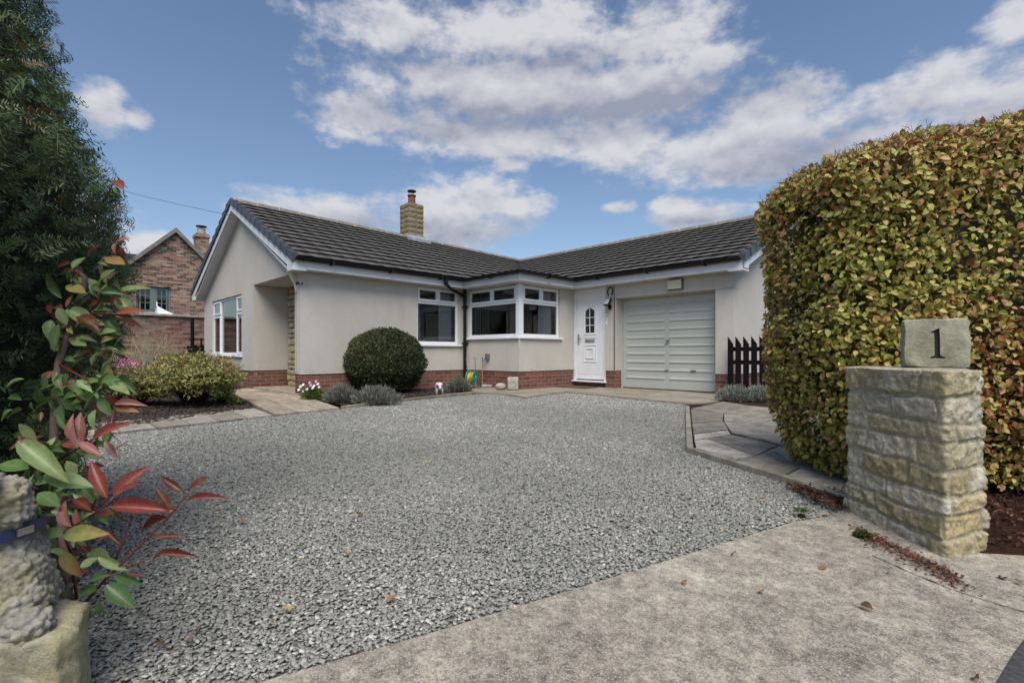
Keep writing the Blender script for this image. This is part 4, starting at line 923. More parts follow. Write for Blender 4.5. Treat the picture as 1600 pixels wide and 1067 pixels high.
m = MB(); m.lathe((c0.x, c0.y, 6.52), [(.2, 0), (.17, .24), (.19, .26), (.1, .28)], 12); m.build('chimney_pot', 'stone_pale', nr)
m = MB(); m.lathe((c0.x, c0.y, 6.86), [(.05, .0), (.24, .02), (.24, .06), (.02, .1)], 12); m.build('chimney_cowl', 'dark_metal', nr)
m = MB()
def nbar(a, b, c, d, o=-.08): m.box(a, b, -.14, o, c, d, mp=fN)
nbar(w0, w0+.07, wz0, wz1); nbar(w1-.07, w1, wz0, wz1); nbar(w0+.1, w1-.1, wz0, wz0+.09); nbar(w0+.1, w1-.1, wz1-.09, wz1); wm_ = (w0+w1)/2; nbar(wm_-.07, wm_+.07, wz0+.09, wz1-.09, -.06)
for a, b in ((w0+.1, wm_-.07), (wm_+.07, w1-.1)):
    nbar(a, a+.05, wz0+.09, wz1-.09, -.075); nbar(b-.05, b, wz0+.09, wz1-.09, -.075)
    nbar((a+b)/2-.015, (a+b)/2+.015, wz0+.09, wz1-.09, -.085)
    for k in (1, 2): nbar(a, b, wz0+.09+(wz1-wz0-.18)*k/3-.015, wz0+.09+(wz1-wz0-.18)*k/3+.015, -.087)
nw = m.build('window', 'sage_frame', nh)
m = MB(); m.add([fN(w0+.05, -.11, wz0+.05), fN(w1-.05, -.11, wz0+.05), fN(w1-.05, -.11, wz1-.05), fN(w0+.05, -.11, wz1-.05)], [(0, 1, 2, 3)]); m.build('pane', 'glass', nw, recalc=False)
m = MB(); m.box(NX-2.6, NX-2.5, .8, 7, 0, 5); m.build('interior_wall', 'door_dark', nh)
m = MB(); m.box(w0-.05, w1+.05, -.1, .06, wz0-.08, wz0, mp=fN); m.build('sill', 'stone_pale', nw)
# white lantern roof peeping above the garden wall
wl = thing('glass_roof_lantern', W(-14.0, 19.6), 'white pitched lantern tip just above the garden wall under the cottage window', 'roof lantern')
m = MB(); c0 = Vector((-22.2, 3.67, 0)); z0 = 2.18; m.hexa([(c0.x-.3, c0.y-.24, z0), (c0.x+.3, c0.y-.24, z0), (c0.x+.3, c0.y+.30, z0), (c0.x-.3, c0.y+.30, z0)], [(c0.x-.03, c0.y-.2, 2.50), (c0.x+.03, c0.y-.2, 2.50), (c0.x+.03, c0.y+.1, 2.32), (c0.x-.03, c0.y+.1, 2.32)]); m.box(c0.x-.28, c0.x+.28, c0.y-.22, c0.y+.28, 0, z0-.001); m.build('lantern_body', 'upvc', wl)
m = MB(); m.lathe((c0.x, c0.y-.2, 2.48), [(.03, 0), (.02, .08), (.03, .11), (.01, .16)], 8); m.build('finial', 'upvc', wl)
# black gate with a tall post
bg_ = thing('black_garden_gate', W(-9.3, 14.2), 'black timber gate with tall post between garden wall and bungalow', 'gate')
def gb(px0, px1, py0, py1, f, th=.06, m=None):
    a, b = D(px0, py1, f), D(px1, py1, f); zt = D(px0, py0, f).z; d = (b-a).normalized(); s = W(0, 1)*th
    m.hexa([a, b, b+s, a+s], [Vector((v.x, v.y, zt)) for v in (a, b, b+s, a+s)])
m = MB(); gb(297.5, 301.5, 498, 590, 14.0, m=m); m.build('gate_post', 'black_wood', bg_)
m = MB(); gb(294, 322, 529.5, 531.5, 14.08, .03, m); gb(313, 315, 528, 541, 14.1, .03, m); m.build('top_rail', 'black_wood', bg_)
m = MB()
for i in range(8): gb(292+i*3.9, 295.4+i*3.9, 540+1.5*math.sin(i*1.9), 600, 13.95, .03, m)
m.build('gate_board', 'black_wood', bg_)
# telephone cable
m = MB(); a, b = D(120, 255, 13), Vector((RX, 3.11, 3.66)); a = D(-60, 195, 16)
m.tube([a+(b-a)*(i/20)-Vector((0, 0, .35*math.sin(math.pi*i/20))) for i in range(21)], .0045, 5); tag(m.build('telephone_cable', 'cable'), 'thin dark cable running through the air to the bungalow gable peak', 'cable')

# ================================================================== OBJECTS NEAR THE HOUSE
# hose reel
hc = D(738, 584, 10.05); hr = thing('hose_reel', (hc.x, hc.y, .034), 'green hose reel cart wound with yellow hose beside the downpipe', 'hose reel')
ax = (W(.93, -.36)).normalized(); up = Vector((0, 0, 1)); fwd = up.cross(ax)
hcz = .034+.21; hc = Vector((hc.x, hc.y, hcz))
for s in (-1, 1):
    m = MB(); m.lathe(hc+ax*(.075*s), [(.0, -.006), (.16, -.008), (.165, 0), (.16, .008), (.06, .012), (.055, .02), (0, .02)], 24, ax*s); m.build('reel_disc', 'green_plastic', hr)
    m = MB()
    for k in range(6):
        a = k*math.pi/3; m.lathe(hc+ax*(.085*s)+(up*math.cos(a)+fwd*math.sin(a))*.12, [(.02, 0), (.02, .003)], 8, ax*s)
    m.build('disc_hole', 'black_plastic', hr)
m = MB(); m.lathe(hc+ax*.10, [(.045, 0), (.045, .012), (.02, .02)], 14, ax); m.tube([hc+ax*.11, hc+ax*.12-up*.09+fwd*.05], .009, 6); m.build('crank', 'grey_plastic', hr)
m = MB(); pts = []
for i in range(260):
    a = i*.29; lay = .085+.03*(i/260)+.008*math.sin(i*.7); pts.append(hc+ax*(.055*math.sin(i*.037*3))+(up*math.cos(a)+fwd*math.sin(a))*lay)
m.tube(pts, .009, 5); 
pl = [hc-ax*.05+(up*math.cos(a)+fwd*math.sin(a))*(.15) for a in [.2+i*.3 for i in range(9)]]; m.tube(pl, .008, 5)
m.build('hose', 'hose_yellow', hr, smooth=False)
m = MB()
b0 = hc-up*.2
m.tube([b0-ax*.12-fwd*.1, b0-ax*.1-fwd*.02+up*.2, b0-ax*.1+up*.62-fwd*.09, b0+ax*.1+up*.62-fwd*.09, b0+ax*.1-fwd*.02+up*.2, b0+ax*.12-fwd*.1], .007, 6)
m.tube([b0-ax*.12+fwd*.17, b0-ax*.1+up*.2, ], .008, 6); m.tube([b0+ax*.12+fwd*.17, b0+ax*.1+up*.2], .008, 6); m.tube([b0-ax*.12+fwd*.17, b0+ax*.12+fwd*.17], .008, 6)
m.build('cart_frame', 'grey_plastic', hr)
# tap
tp = thing('outside_tap', (-7.75, YB-.03, .72), 'grey covered outside tap with orange hose on the bay wall', 'tap')
m = MB(); tx = -7.68; m.box(tx-.045, tx+.045, YB-.07, YB, .62, .74); m.build('tap_cover', 'grey_plastic', tp, bevel=.01)
m = MB(); m.tube([(tx-.02, YB-.05, .63), (tx-.06, YB-.07, .60), (tx-.10, YB-.09, .64)], .012, 8); m.tube([(tx-.12, YB-.09, .67), (tx-.09, YB-.09, .645)], .012, 6); m.tube([(tx-.085, YB-.09, .64), (tx-.09, YB-.09, .56)], .014, 8); m.build('tap_body', 'grey_plastic', tp)
m = MB(); m.tube([(tx-.09, YB-.09, .57), (tx-.11, YB-.085, .4), (tx-.10, YB-.08, .2), (tx-.09, YB-.1, .06), (tx-.18, YB-.16, .045), (tx-.35, YB-.2, .045)], .008, 6); m.build('tap_hose', 'hose_orange', tp)
def rock(name, px, py, wpx, hpx, mat, label, cat, z=.034, amp=.012, pw=3, dep=.8, rz=0):
    p = P(px, py, z); f = (H-z)*F/(py-HY); hx = wpx/2/F*f; hz = hpx/2/F*f; m = MB()
    rough_stone(m, (p.x, p.y, z+hz), hx, hx*dep, hz, Matrix.Rotation(T+rz, 3, 'Z'), amp, (8, 8, 7), .5, pw); return tag(m.build(name, mat, smooth=True), label, cat)
rock('round_boulder', 782.5, 609, 17, 10.5, 'boulder', 'smooth rounded pink boulder beside the square stone block', 'boulder', pw=2.4, amp=.006)
rock('stone_block', 801.5, 609.5, 17, 20.5, 'stone_pale', 'upright square mossy stone block against the bay wall', 'stone block', pw=12, amp=.004)
rock('grey_slab', 761, 605, 17, 4.5, 'lead', 'flat dark grey stone lying between hose reel and boulder', 'stone', pw=5, amp=.004)
c = P(789.5, 606.5, .034)+W(0, .1); m = MB(); m.lathe((c.x, c.y, .034), [(.05, 0), (.075, .1), (.085, .21), (.10, .225), (.10, .24), (.085, .24), (.07, .12)], 16); tag(m.build('blue_pot', 'blue_glaze', smooth=False), 'small dark blue glazed pot behind the boulder by the bay wall', 'pot')
m = MB(); c = Vector((-8.95, 3.95, .055)); m.lathe(c, [(.07, 0), (.09, .12), (.085, .12)], 14); tag(m.build('blue_tub', simple('tub_blue', (.12, .22, .38), .5)), 'small pale blue tub on the porch step', 'tub')
# doormat
a, b = fD(-6.74, .14, .036), fD(-6.02, .14, .036); m = MB(); m.box(-6.78, -5.98, YG-.62, YG-.18, .036, .052); tag(m.build('doormat', 'mat', bevel=.004), 'brown coir doormat lying below the white front door', 'doormat')
# picket fence
pf = thing('picket_fence', (-2.6, YG-.15, 0), 'black slanted-top picket fence beside the garage', 'fence')
for i in range(11):
    x = -3.35+i*.126; m = MB(); y0, y1 = YG-.16, YG-.135; t0, t1 = 1.03, .90
    m.add([(x, y0, .02), (x+.088, y0, .02), (x+.088, y0, t1), (x, y0, t0), (x, y1, .02), (x+.088, y1, .02), (x+.088, y1, t1), (x, y1, t0)], [(0, 1, 2, 3), (4, 7, 6, 5), (0, 4, 5, 1), (1, 5, 6, 2), (2, 6, 7, 3), (3, 7, 4, 0)])
    m.build('picket', 'black_wood', pf, bevel=.002)
for zz in (.60, .82): m = MB(); m.box(-3.35, -1.8, YG-.134, YG-.10, zz-.035, zz+.035); m.build('rail', 'black_wood', pf)
# small white animal ornament
c = P(687, 617, .02); an = thing('animal_ornament', (c.x, c.y, .02), 'small white lamb ornament with dark ears standing in the soil by the clipped ball', 'ornament')
m = MB(); back = W(-.25, 1).normalized(); sdv = up.cross(back)
m.ball(c+up*.14+back*.10, .075, nz=.15); m.ball(c+up*.15+back*.02, .07, nz=.1)
for s in (-1, 1):
    for t_ in (.0, .17): m.tube([c+sdv*.05*s+back*t_+up*.0, c+sdv*.045*s+back*t_+up*.07, c+sdv*.04*s+back*t_+up*.13], [.014, .018, .026], 8)
m.build('body', 'animal_white', an, smooth=True)
m = MB(); hd = c+up*.17-back*.05; m.ball(hd, .042); m.ball(hd-back*.035-up*.035, (.026, .026, .032)); m.ball(hd-back*.05-up*.055, .02); m.build('head', 'animal_white', an, smooth=True)
m = MB()
for s in (-1, 1): m.ball(hd+sdv*.052*s+up*.0, (.026, .026, .014))
for s in (-1, 1): m.ball(hd+sdv*.02*s-back*.036+up*.0, .006)
m.ball(hd-back*.068-up*.055, .008); m.build('ears_and_nose', 'animal_black', an, smooth=True)

# ================================================================== THE GATE PILLAR
pil = thing('stone_gate_pillar', W(1.75, 2.05), 'squat lichened sandstone gate pillar in front of the hedge', 'gate pillar')
PA, PB, PC, PD_ = W(1.595, 2.36), W(1.59, 1.80), W(1.83, 1.90), W(1.88, 2.38)
cen = (PA+PB+PC+PD_)/4
def round_poly(pts, r, step):
    out = []
    n = len(pts)
    for i in range(n):
        p, a, b = pts[i], pts[i-1], pts[(i+1) % n]; da, db = (a-p).normalized(), (b-p).normalized(); s0, s1 = p+da*r, p+db*r
        for k in range(9):
            t = k/8; out.append(s0*(1-t)**2+p*2*t*(1-t)+s1*t*t)
    res = []
    for a, b in zip(out, out[1:]+out[:1]):
        L = (b-a).length; k = max(1, int(L/step)); res += [a+(b-a)*i/k for i in range(k)]
    return res
def masonry(name, pts, zt, courses, mat, parent, relief=.010, rough=.008, taper=.05, seed=3, wmin=.12, wmax=.34, step=.005, wob=.013):
    """one continuous rubble face: every stone stands out of its mortar by its own amount"""
    rg = random.Random(seed); ring = round_poly(pts, .03, step); n = len(ring); rows = int(zt/step); s_ = [0.0]
    for a, b in zip(ring, ring[1:]): s_.append(s_[-1]+(b-a).length)
    LT = s_[-1]+(ring[0]-ring[-1]).length; c = sum(pts, Vector())/len(pts)
    bounds = [0]; 
    for h in courses: bounds.append(bounds[-1]+h)
    joints = []
    for k in range(len(courses)):
        x = rg.uniform(0, .2); js = []
        while x < LT-.06: js.append(x); x += rg.uniform(wmin, wmax)
        joints.append(js)
    info = {}
    vs = []; tint = []; mort = []
    for r_ in range(rows+1):
        z = zt*r_/rows
        for i, p in enumerate(ring):
            sx = s_[i]; q3 = Vector((p.x*4.5, p.y*4.5, 0))
            w_ = lambda k: 0 if k in (0, len(bounds)-1) else mnoise.noise(q3+Vector((0, 0, k*7.3)))*wob*1.6+mnoise.noise(q3*4+Vector((0, 0, k*3.1)))*wob*.4
            k = 0
            while k < len(courses)-1 and z > bounds[k+1]+w_(k+1): k += 1
            dz = min(z-(bounds[k]+w_(k)) if k > 0 else 9, (bounds[k+1]+w_(k+1))-z if k < len(courses)-1 else 9)
            js = joints[k]; lean = mnoise.noise(Vector((z*9, k, 1)))*.02; ds = 9; idx = 0
            for q, jx in enumerate(js):
                dd = sx+lean-jx
                if dd > 0: idx = q+1
                ds = min(ds, abs(dd), abs(LT-abs(dd)))
            idx = idx % len(js); key = (k, idx)
            if key not in info: info[key] = (rg.random(), rg.uniform(-.007, .007), rg.uniform(-.12, .12))
            ti, of, tl = info[key]
            P3 = Vector((p.x, p.y, z)); e = min(dz, ds*1.0)-(.0025+.006*max(0, mnoise.noise(P3*11)+.2)); f_ = max(0, min(1, e/.010)); f_ = f_*f_*(3-2*f_)
            tnorm = (p-c); tnorm.z = 0; tnorm.normalize()
            rr = f_*(relief+of+tl*(dz if dz < 1 else 0)*.8)+mnoise.fractal(P3*26, .8, 2.1, 5)*rough*(.55+.6*f_)+mnoise.noise(P3*5)*.006
            q2 = c+(p-c)*(1-taper*z/zt); vs.append((q2.x+tnorm.x*rr, q2.y+tnorm.y*rr, z-.015)); tint.append(ti); mort.append(1-f_)
    F4 = [(a*n+i, a*n+(i+1) % n, (a+1)*n+(i+1) % n, (a+1)*n+i) for a in range(rows) for i in range(n)]
    base = rows*n; prev = base; rings = 10
    for t in range(1, rings+1):
        kk = 1-t/rings*.98; o = len(vs)
        for i, p in enumerate(ring):
            v = vs[base+i]; x, y = c.x+(v[0]-c.x)*kk, c.y+(v[1]-c.y)*kk; zz = zt-.015+.006*min(1, t/2)+mnoise.fractal(Vector((x, y, 3))*14, .7, 2, 4)*.006*(1-t/rings*.5); vs.append((x, y, zz)); tint.append(.85); mort.append(.75)
        F4 += [(prev+i, prev+(i+1) % n, o+(i+1) % n, o+i) for i in range(n)]; prev = o
    ob = npmesh(name, np.array(vs), np.array(F4).ravel(), 4, mat, parent, np.array(tint), smooth=True)
    at = ob.data.attributes.new('mort', 'FLOAT', 'POINT'); at.data.foreach_set('value', np.array(mort, dtype=np.float32)); return ob
masonry('stonework', [PA, PB, PC, PD_], .705, [.085, .075, .09, .085, .10, .08, .09, .10], 'rubble', pil)
random.seed(21)
# number stone with the carved 1
nsn = thing('number_stone', W(1.79, 2.12, .70), 'rough square stone carved with a black number 1 on the pillar', 'number stone')
rotn = Matrix.Rotation(T-R(33), 4, 'Z'); nc = W(1.80, 2.10, .70)
mb = MB(); rough_stone(mb, (0, 0, 0), .108, .06, .1030, None, .0, (14, 6, 12), .5, 14)
def shape_ns(v):
    v = Vector(v); e = max(abs(v.x)/.108, abs(v.z)/.103); k = .2 if v.y < -.05 and e < .8 else 1
    return v+mnoise.noise_vector(v*16)*.008*k+mnoise.noise_vector(v*55)*.003*k
mb.v = [tuple(shape_ns(v)) for v in mb.v]
st = mb.build('block', 'number_stone', smooth=True)
st.data.materials.append(simple('engraved_black', (.022, .022, .024), .6, .3, 40))
# carve it: cutter, apply, discard
px1 = [(-.030, .046), (.010, .066), (.0125, .066), (.0145, .02), (.0155, -.048), (.020, -.053), (.036, -.058), (.037, -.063), (-.026, -.063), (-.025, -.058), (-.010, -.052), (-.0065, -.046), (-.008, .02), (-.010, .046)]
px1 = [(x*.8, z) for x, z in px1]; cm = MB(); nn_ = len(px1)
cm.add([(x, -.12, z) for x, z in px1]+[(x*.97, -.046, z*.97) for x, z in px1], [tuple(range(nn_)), tuple(range(nn_, 2*nn_))[::-1]]+[(i, (i+1) % nn_, nn_+(i+1) % nn_, nn_+i) for i in range(nn_)])
cut = cm.build('cutter', M['engraved_black'])
bo = st.modifiers.new('carve', 'BOOLEAN'); bo.object = cut; bo.operation = 'DIFFERENCE'; bo.solver = 'EXACT'; bo.material_mode = 'TRANSFER'
bpy.context.view_layer.update(); dg = bpy.context.evaluated_depsgraph_get(); nm = bpy.data.meshes.new_from_object(st.evaluated_get(dg)); st.modifiers.clear(); st.data = nm
bpy.data.objects.remove(cut)
nm.transform(Matrix.Translation((nc.x, nc.y, .695+.103)) @ rotn)
try:
    nm.shade_flat() if False else None
    sharp = nm.attributes.get('sharp_edge')
except Exception: pass
st.name = 'block'; attach(st, nsn)
nm.name = 'block'
def smooth_by_angle(me, ang=35):
    bm = bmesh.new(); bm.from_mesh(me)
    for e in bm.edges: e.smooth = not (len(e.link_faces) == 2 and e.calc_face_angle(0) > R(ang))
    for f_ in bm.faces: f_.smooth = True
    bm.to_mesh(me); bm.free()
smooth_by_angle(nm)
# moss tufts and debris by the foot of the pillar
def mossy(name, c, r, label):
    n = 900; p = unit(rnd(n)); p[:, 2] = np.abs(p[:, 2]); pos = np.array(c)+p*np.array([r, r, r*.6])*RNG.uniform(.7, 1, (n, 1))
    o = leaves(name, pos, p+rnd(n)*.5, rnd(n), np.full(n, .012), 'moss', T_small(.25)); return o
mo = mossy('moss_clump', tuple(P(1348, 838, .012)), .028, ''); tag(mo, 'rounded green moss clump at the foot of the stone pillar', 'moss')
n = 1300; t_ = RNG.random(n); aa = np.array(P(1335, 822, .012)); bb = np.array(P(1490, 895, .012)); off = np.array(W(-.5, -1).normalized())
pos = aa[None]*(1-t_[:, None])+bb[None]*t_[:, None]+off[None]*(np.abs(RNG.normal(0, .075, n)+.06*np.sin(t_*9))[:, None])+rnd(n)*.012; pos[:, 2] = .013+RNG.random(n)*.006
o = leaves('pillar_debris', pos, rnd(n)*[1, 1, .2], rnd(n)*.3+[0, 0, 1], RNG.uniform(.006, .018, n), 'chip', T_small(.28), tint=RNG.random(n)*.9); o['kind'] = 'stuff'

# ================================================================== STATUE ON ITS PLINTH (left edge)
pt = [P(-160, 985, .2), P(-10, 1006, .2), P(88, 1001, .2), P(122, 981, .2), P(140, 940, .2), P(75, 928, .2), P(-160, 925, .2)]
m = MB(); cen2 = sum(pt, Vector())/len(pt); ringp = []
for a, b in zip(pt, pt[1:]+pt[:1]):
    k = max(2, int((b-a).length/.007)); ringp += [a+(b-a)*i/k for i in range(k)]
vs = []; n = len(ringp); rows = 30
for j in range(rows+3):
    z = -.03+.23*min(j, rows)/rows; shr = 1.0 if j < rows-1 else (0.99 if j == rows-1 else (.965 if j == rows else (.8 if j == rows+1 else .4)))
    for p in ringp:
        q = cen2+(p-cen2)*shr; v = Vector((q.x, q.y, z if j < rows else .2)); v += mnoise.noise_vector(v*14)*.010+mnoise.noise_vector(v*45)*.005+mnoise.noise_vector(v*110)*.0025; vs.append(v)
fs = [(k*n+i, k*n+(i+1) % n, (k+1)*n+(i+1) % n, (k+1)*n+i) for k in range(rows+2) for i in range(n)]; fs.append(tuple(range((rows+2)*n, (rows+3)*n)))
m.add(vs, fs); tag(m.build('stone_plinth', 'plinth_stone', smooth=True), 'low mossy yellow stone plinth under the carved dog statue', 'plinth')
dog = thing('dog_statue', W(-1.10, 1.03, .2), 'weathered curly-coated stone dog statue wearing a blue collar', 'statue')
def S(px, py, f=1.03): return D(px, py, f)
m = MB()
def blob(px, py, f, rpx, sc=(1, 1, 1)):
    r_ = rpx/F*f; m.ball(S(px, py, f), (r_*sc[0], r_*sc[1], r_*sc[2]), 16, 12)
for args in ((-25, 890, 1.04, 78), (-25, 840, 1.04, 64), (-30, 810, 1.04, 60), (-30, 935, 1.04, 92), (-28, 965, 1.06, 98), (20, 900, 1.02, 42), (25, 940, 1.01, 42), (28, 975, 1.0, 40), (50, 980, .985, 30), (5, 980, .985, 30),
             (-32, 800, 1.03, 60), (-34, 786, 1.03, 50), (14, 775, 1.02, 30), (16, 800, 1.02, 28), (-75, 765, 1.02, 30), (-78, 795, 1.02, 24), (-40, 760, .965, 30), (-42, 765, .94, 24), (-80, 980, .985, 30), (-45, 980, .985, 30)):
    blob(*args)
body = m.build('body', 'statue', dog)
rm_ = body.modifiers.new('r', 'REMESH'); rm_.mode = 'VOXEL'; rm_.voxel_size = .0025; rm_.use_smooth_shade = True
tx_ = bpy.data.textures.new('curls', 'VORONOI'); tx_.noise_scale = .017; tx_.distance_metric = 'DISTANCE'
dp = body.modifiers.new('d', 'DISPLACE'); dp.texture = tx_; dp.strength = -.015; dp.mid_level = .4; dp.texture_coords = 'GLOBAL'
tx2 = bpy.data.textures.new('fine', 'CLOUDS'); tx2.noise_scale = .012; dp2 = body.modifiers.new('d2', 'DISPLACE'); dp2.texture = tx2; dp2.strength = .006; dp2.texture_coords = 'GLOBAL'
m = MB(); cc_ = S(-30, 846, 1.04); rr = 72/F*1.04; n = 40; prof = []
vs = []
for i in range(n):
    a = 2*math.pi*i/n; dvec = W(math.cos(a), math.sin(a)); tilt = -.03*math.cos(a)+.0
    for (dr, dz) in ((0, -.013), (.004, -.013), (.004, .013), (0, .013)): q = cc_+dvec*(rr+dr); vs.append((q.x, q.y, cc_.z+dz+tilt*-.9))
m.add(vs, [(i*4+k, ((i+1) % n)*4+k, ((i+1) % n)*4+(k+1) % 4, i*4+(k+1) % 4) for i in range(n) for k in range(4)]); m.build('collar', 'collar_blue', dog)
def oncollar(a, w, h_, o, mat, nm_):
    m = MB(); dv = W(math.cos(a), math.sin(a)); tv = W(-math.sin(a), math.cos(a)); q = cc_+dv*(rr+o)+up*(.027*math.cos(a)); m.hexa([q-tv*w-up*h_, q+tv*w-up*h_, q+tv*w-up*h_+dv*.004, q-tv*w-up*h_+dv*.004], [q-tv*w+up*h_, q+tv*w+up*h_, q+tv*w+up*h_+dv*.004, q-tv*w+up*h_+dv*.004]); m.build(nm_, mat, dog)
oncollar(R(-62), .012, .009, .005, 'upvc', 'collar_tag'); oncollar(R(-58), .005, .008, .0095, 'collar_orange', 'tag_stripe'); oncollar(R(-5), .016, .008, .004, 'chrome', 'buckle')

# ================================================================== PLANTING
Z3 = np.array([0, 0, 1.0])
def npw(r, f, z): return np.stack([r*CC-f*CS, r*CS+f*CC, z], -1)
# --- beech hedge
hedge = thing('beech_hedge', W(2.8, 2.9), 'tall clipped beech hedge turning yellow and copper behind the pillar', 'hedge')
def hedge_surface(n, lo=(1.645, 2.42, .06), hi=(5.2, 3.46, 1.86), Rr=.27, seed=0, faces=None):
    lo, hi = np.array(lo), np.array(hi); d = hi-lo
    fa = [('r0', d[1]*d[2]), ('f0', d[0]*d[2]), ('z1', d[0]*d[1]), ('f1', d[0]*d[2]*.5), ('r1', d[1]*d[2])]
    w = np.array([a for _, a in fa]); ch_ = RNG.choice(len(fa), n, p=w/w.sum()); u = RNG.random((n, 3)); p = lo+u*d
    p[ch_ == 0, 0] = lo[0]; p[ch_ == 1, 1] = lo[1]; p[ch_ == 2, 2] = hi[2]; p[ch_ == 3, 1] = hi[1]; p[ch_ == 4, 0] = hi[0]
    q = np.clip(p, lo+[Rr, Rr, -1], hi-Rr); dv = unit(p-q+1e-9); p = q+dv*Rr
    return p, dv
def shape_hedge(p, dv):
    b = lown(p, 3.1, 1.0)*.055+lown(p, 8.0, 4.0)*.028; p = p+dv*b[:, None]
    tp_ = np.clip(1-p[:, 2]/1.1, 0, 1)**2*.20; p[:, 0] += tp_*(p[:, 0] < 2.6); p[:, 1] += tp_*.4*(p[:, 1] < 2.9)
    p[:, 2] += np.clip(p[:, 2]-1.1, 0, 1)*np.clip(p[:, 0]-1.95, 0, .9)*.36
    return p
n = 88000; p, dv = hedge_surface(n); gapn = lown(p, 6.5, 9.0)+.6*lown(p, 15, 2.0); keep = RNG.random(n) < np.clip(1.0-(gapn-.38)*1.7, .14, 1); p, dv, gapn = p[keep], dv[keep], gapn[keep]; n = len(p)
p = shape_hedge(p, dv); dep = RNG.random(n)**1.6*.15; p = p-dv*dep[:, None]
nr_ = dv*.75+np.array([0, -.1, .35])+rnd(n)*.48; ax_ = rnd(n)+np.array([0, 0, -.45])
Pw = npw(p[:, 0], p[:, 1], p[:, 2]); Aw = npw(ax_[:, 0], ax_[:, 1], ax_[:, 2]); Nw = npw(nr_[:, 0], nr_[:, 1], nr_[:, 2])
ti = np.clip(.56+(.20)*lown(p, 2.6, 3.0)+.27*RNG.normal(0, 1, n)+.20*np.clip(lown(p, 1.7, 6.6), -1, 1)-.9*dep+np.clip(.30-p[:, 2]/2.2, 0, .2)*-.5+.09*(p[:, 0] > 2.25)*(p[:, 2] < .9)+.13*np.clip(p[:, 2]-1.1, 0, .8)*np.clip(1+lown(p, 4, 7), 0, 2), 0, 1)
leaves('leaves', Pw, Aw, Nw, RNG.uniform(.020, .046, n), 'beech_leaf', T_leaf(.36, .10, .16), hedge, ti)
# twigs
def twigs(name, P0, P1, r, mat, parent=None):
    n = len(P0); d = unit(P1-P0); a = unit(np.cross(d, rnd(n))); b = np.cross(d, a); vs = []
    for q, rr in ((P0, r), (P1, r*.55)):
        for k in range(3):
            t = 2*np.pi*k/3; vs.append(q+(a*np.cos(t)+b*np.sin(t))*(rr[:, None] if hasattr(rr, 'shape') else rr))
    V = np.stack(vs, 1).reshape(-1, 3); f = np.array([(0, 1, 4, 3), (1, 2, 5, 4), (2, 0, 3, 5)]); Fc = (f[None]+(np.arange(n)*6)[:, None, None]).reshape(-1)
    return npmesh(name, V, Fc, 4, mat, parent, np.full(len(V), .5))
n = 26000; p, dv = hedge_surface(n); p = shape_hedge(p, dv); q = p+dv*RNG.uniform(-.08, .012, n)[:, None]+dv*(np.array(p[:, 2] > 1.75)*.03)[:, None]+np.array([0, 0, 0]); p0 = q-(dv+np.clip(rnd(n), -1.6, 1.6)*.5)*RNG.uniform(.05, .12, n)[:, None]
twigs('twigs', npw(p0[:, 0], p0[:, 1], p0[:, 2]), npw(q[:, 0], q[:, 1], q[:, 2]), .0016, 'twig', hedge)
m = MB(); lo, hi = (1.90, 2.60, .0), (5.1, 3.3, 1.70)
vs = []
nx, ny, nz_ = 26, 8, 14
def grid_box(m, lo, hi, nx, ny, nz_, amp=.05, tr=True):
    idx = {}; vs = []; fs = []
    def vid(i, j, k):
        if (i, j, k) not in idx:
            p = Vector((lo[0]+(hi[0]-lo[0])*i/nx, lo[1]+(hi[1]-lo[1])*j/ny, lo[2]+(hi[2]-lo[2])*k/nz_)); p += mnoise.noise_vector(p*5)*amp
            if tr: p.x += .28*max(0, 1-p.z/.9)*(p.x < 2.6); p.y += .12*max(0, 1-p.z/.9)*(p.y < 2.9)
            if tr: p = W(p.x, p.y, p.z + max(0, p.z-1.1)*min(.9, max(0, p.x-1.95))*.3)
            idx[(i, j, k)] = len(vs); vs.append(p)
        return idx[(i, j, k)]
    for i in range(nx):
        for k in range(nz_):
            for j in (0, ny): fs.append((vid(i, j, k), vid(i+1, j, k), vid(i+1, j, k+1), vid(i, j, k+1)))
        for j in range(ny):
            for k in (0, nz_): fs.append((vid(i, j, k), vid(i+1, j, k), vid(i+1, j+1, k), vid(i, j+1, k)))
    for j in range(ny):
        for k in range(nz_):
            for i in (0, nx): fs.append((vid(i, j, k), vid(i, j+1, k), vid(i, j+1, k+1), vid(i, j, k+1)))
    m.add(vs, fs)
grid_box(m, lo, hi, nx, ny, nz_); m.build('dark_core', 'twig', hedge)  # solid dark core stands in for the shaded inside seen through leaf gaps
m = MB()
for i in range(9):
    r0 = 1.9+i*.38; a = W(r0, 2.6+random.uniform(-.05, .1), .0); m.tube([a, a+Vector((random.uniform(-.03, .03), 0, .3)), a+Vector((random.uniform(-.05, .05), .03, .7))], [.022, .018, .012], 7)
m.build('stems', 'bark', hedge)

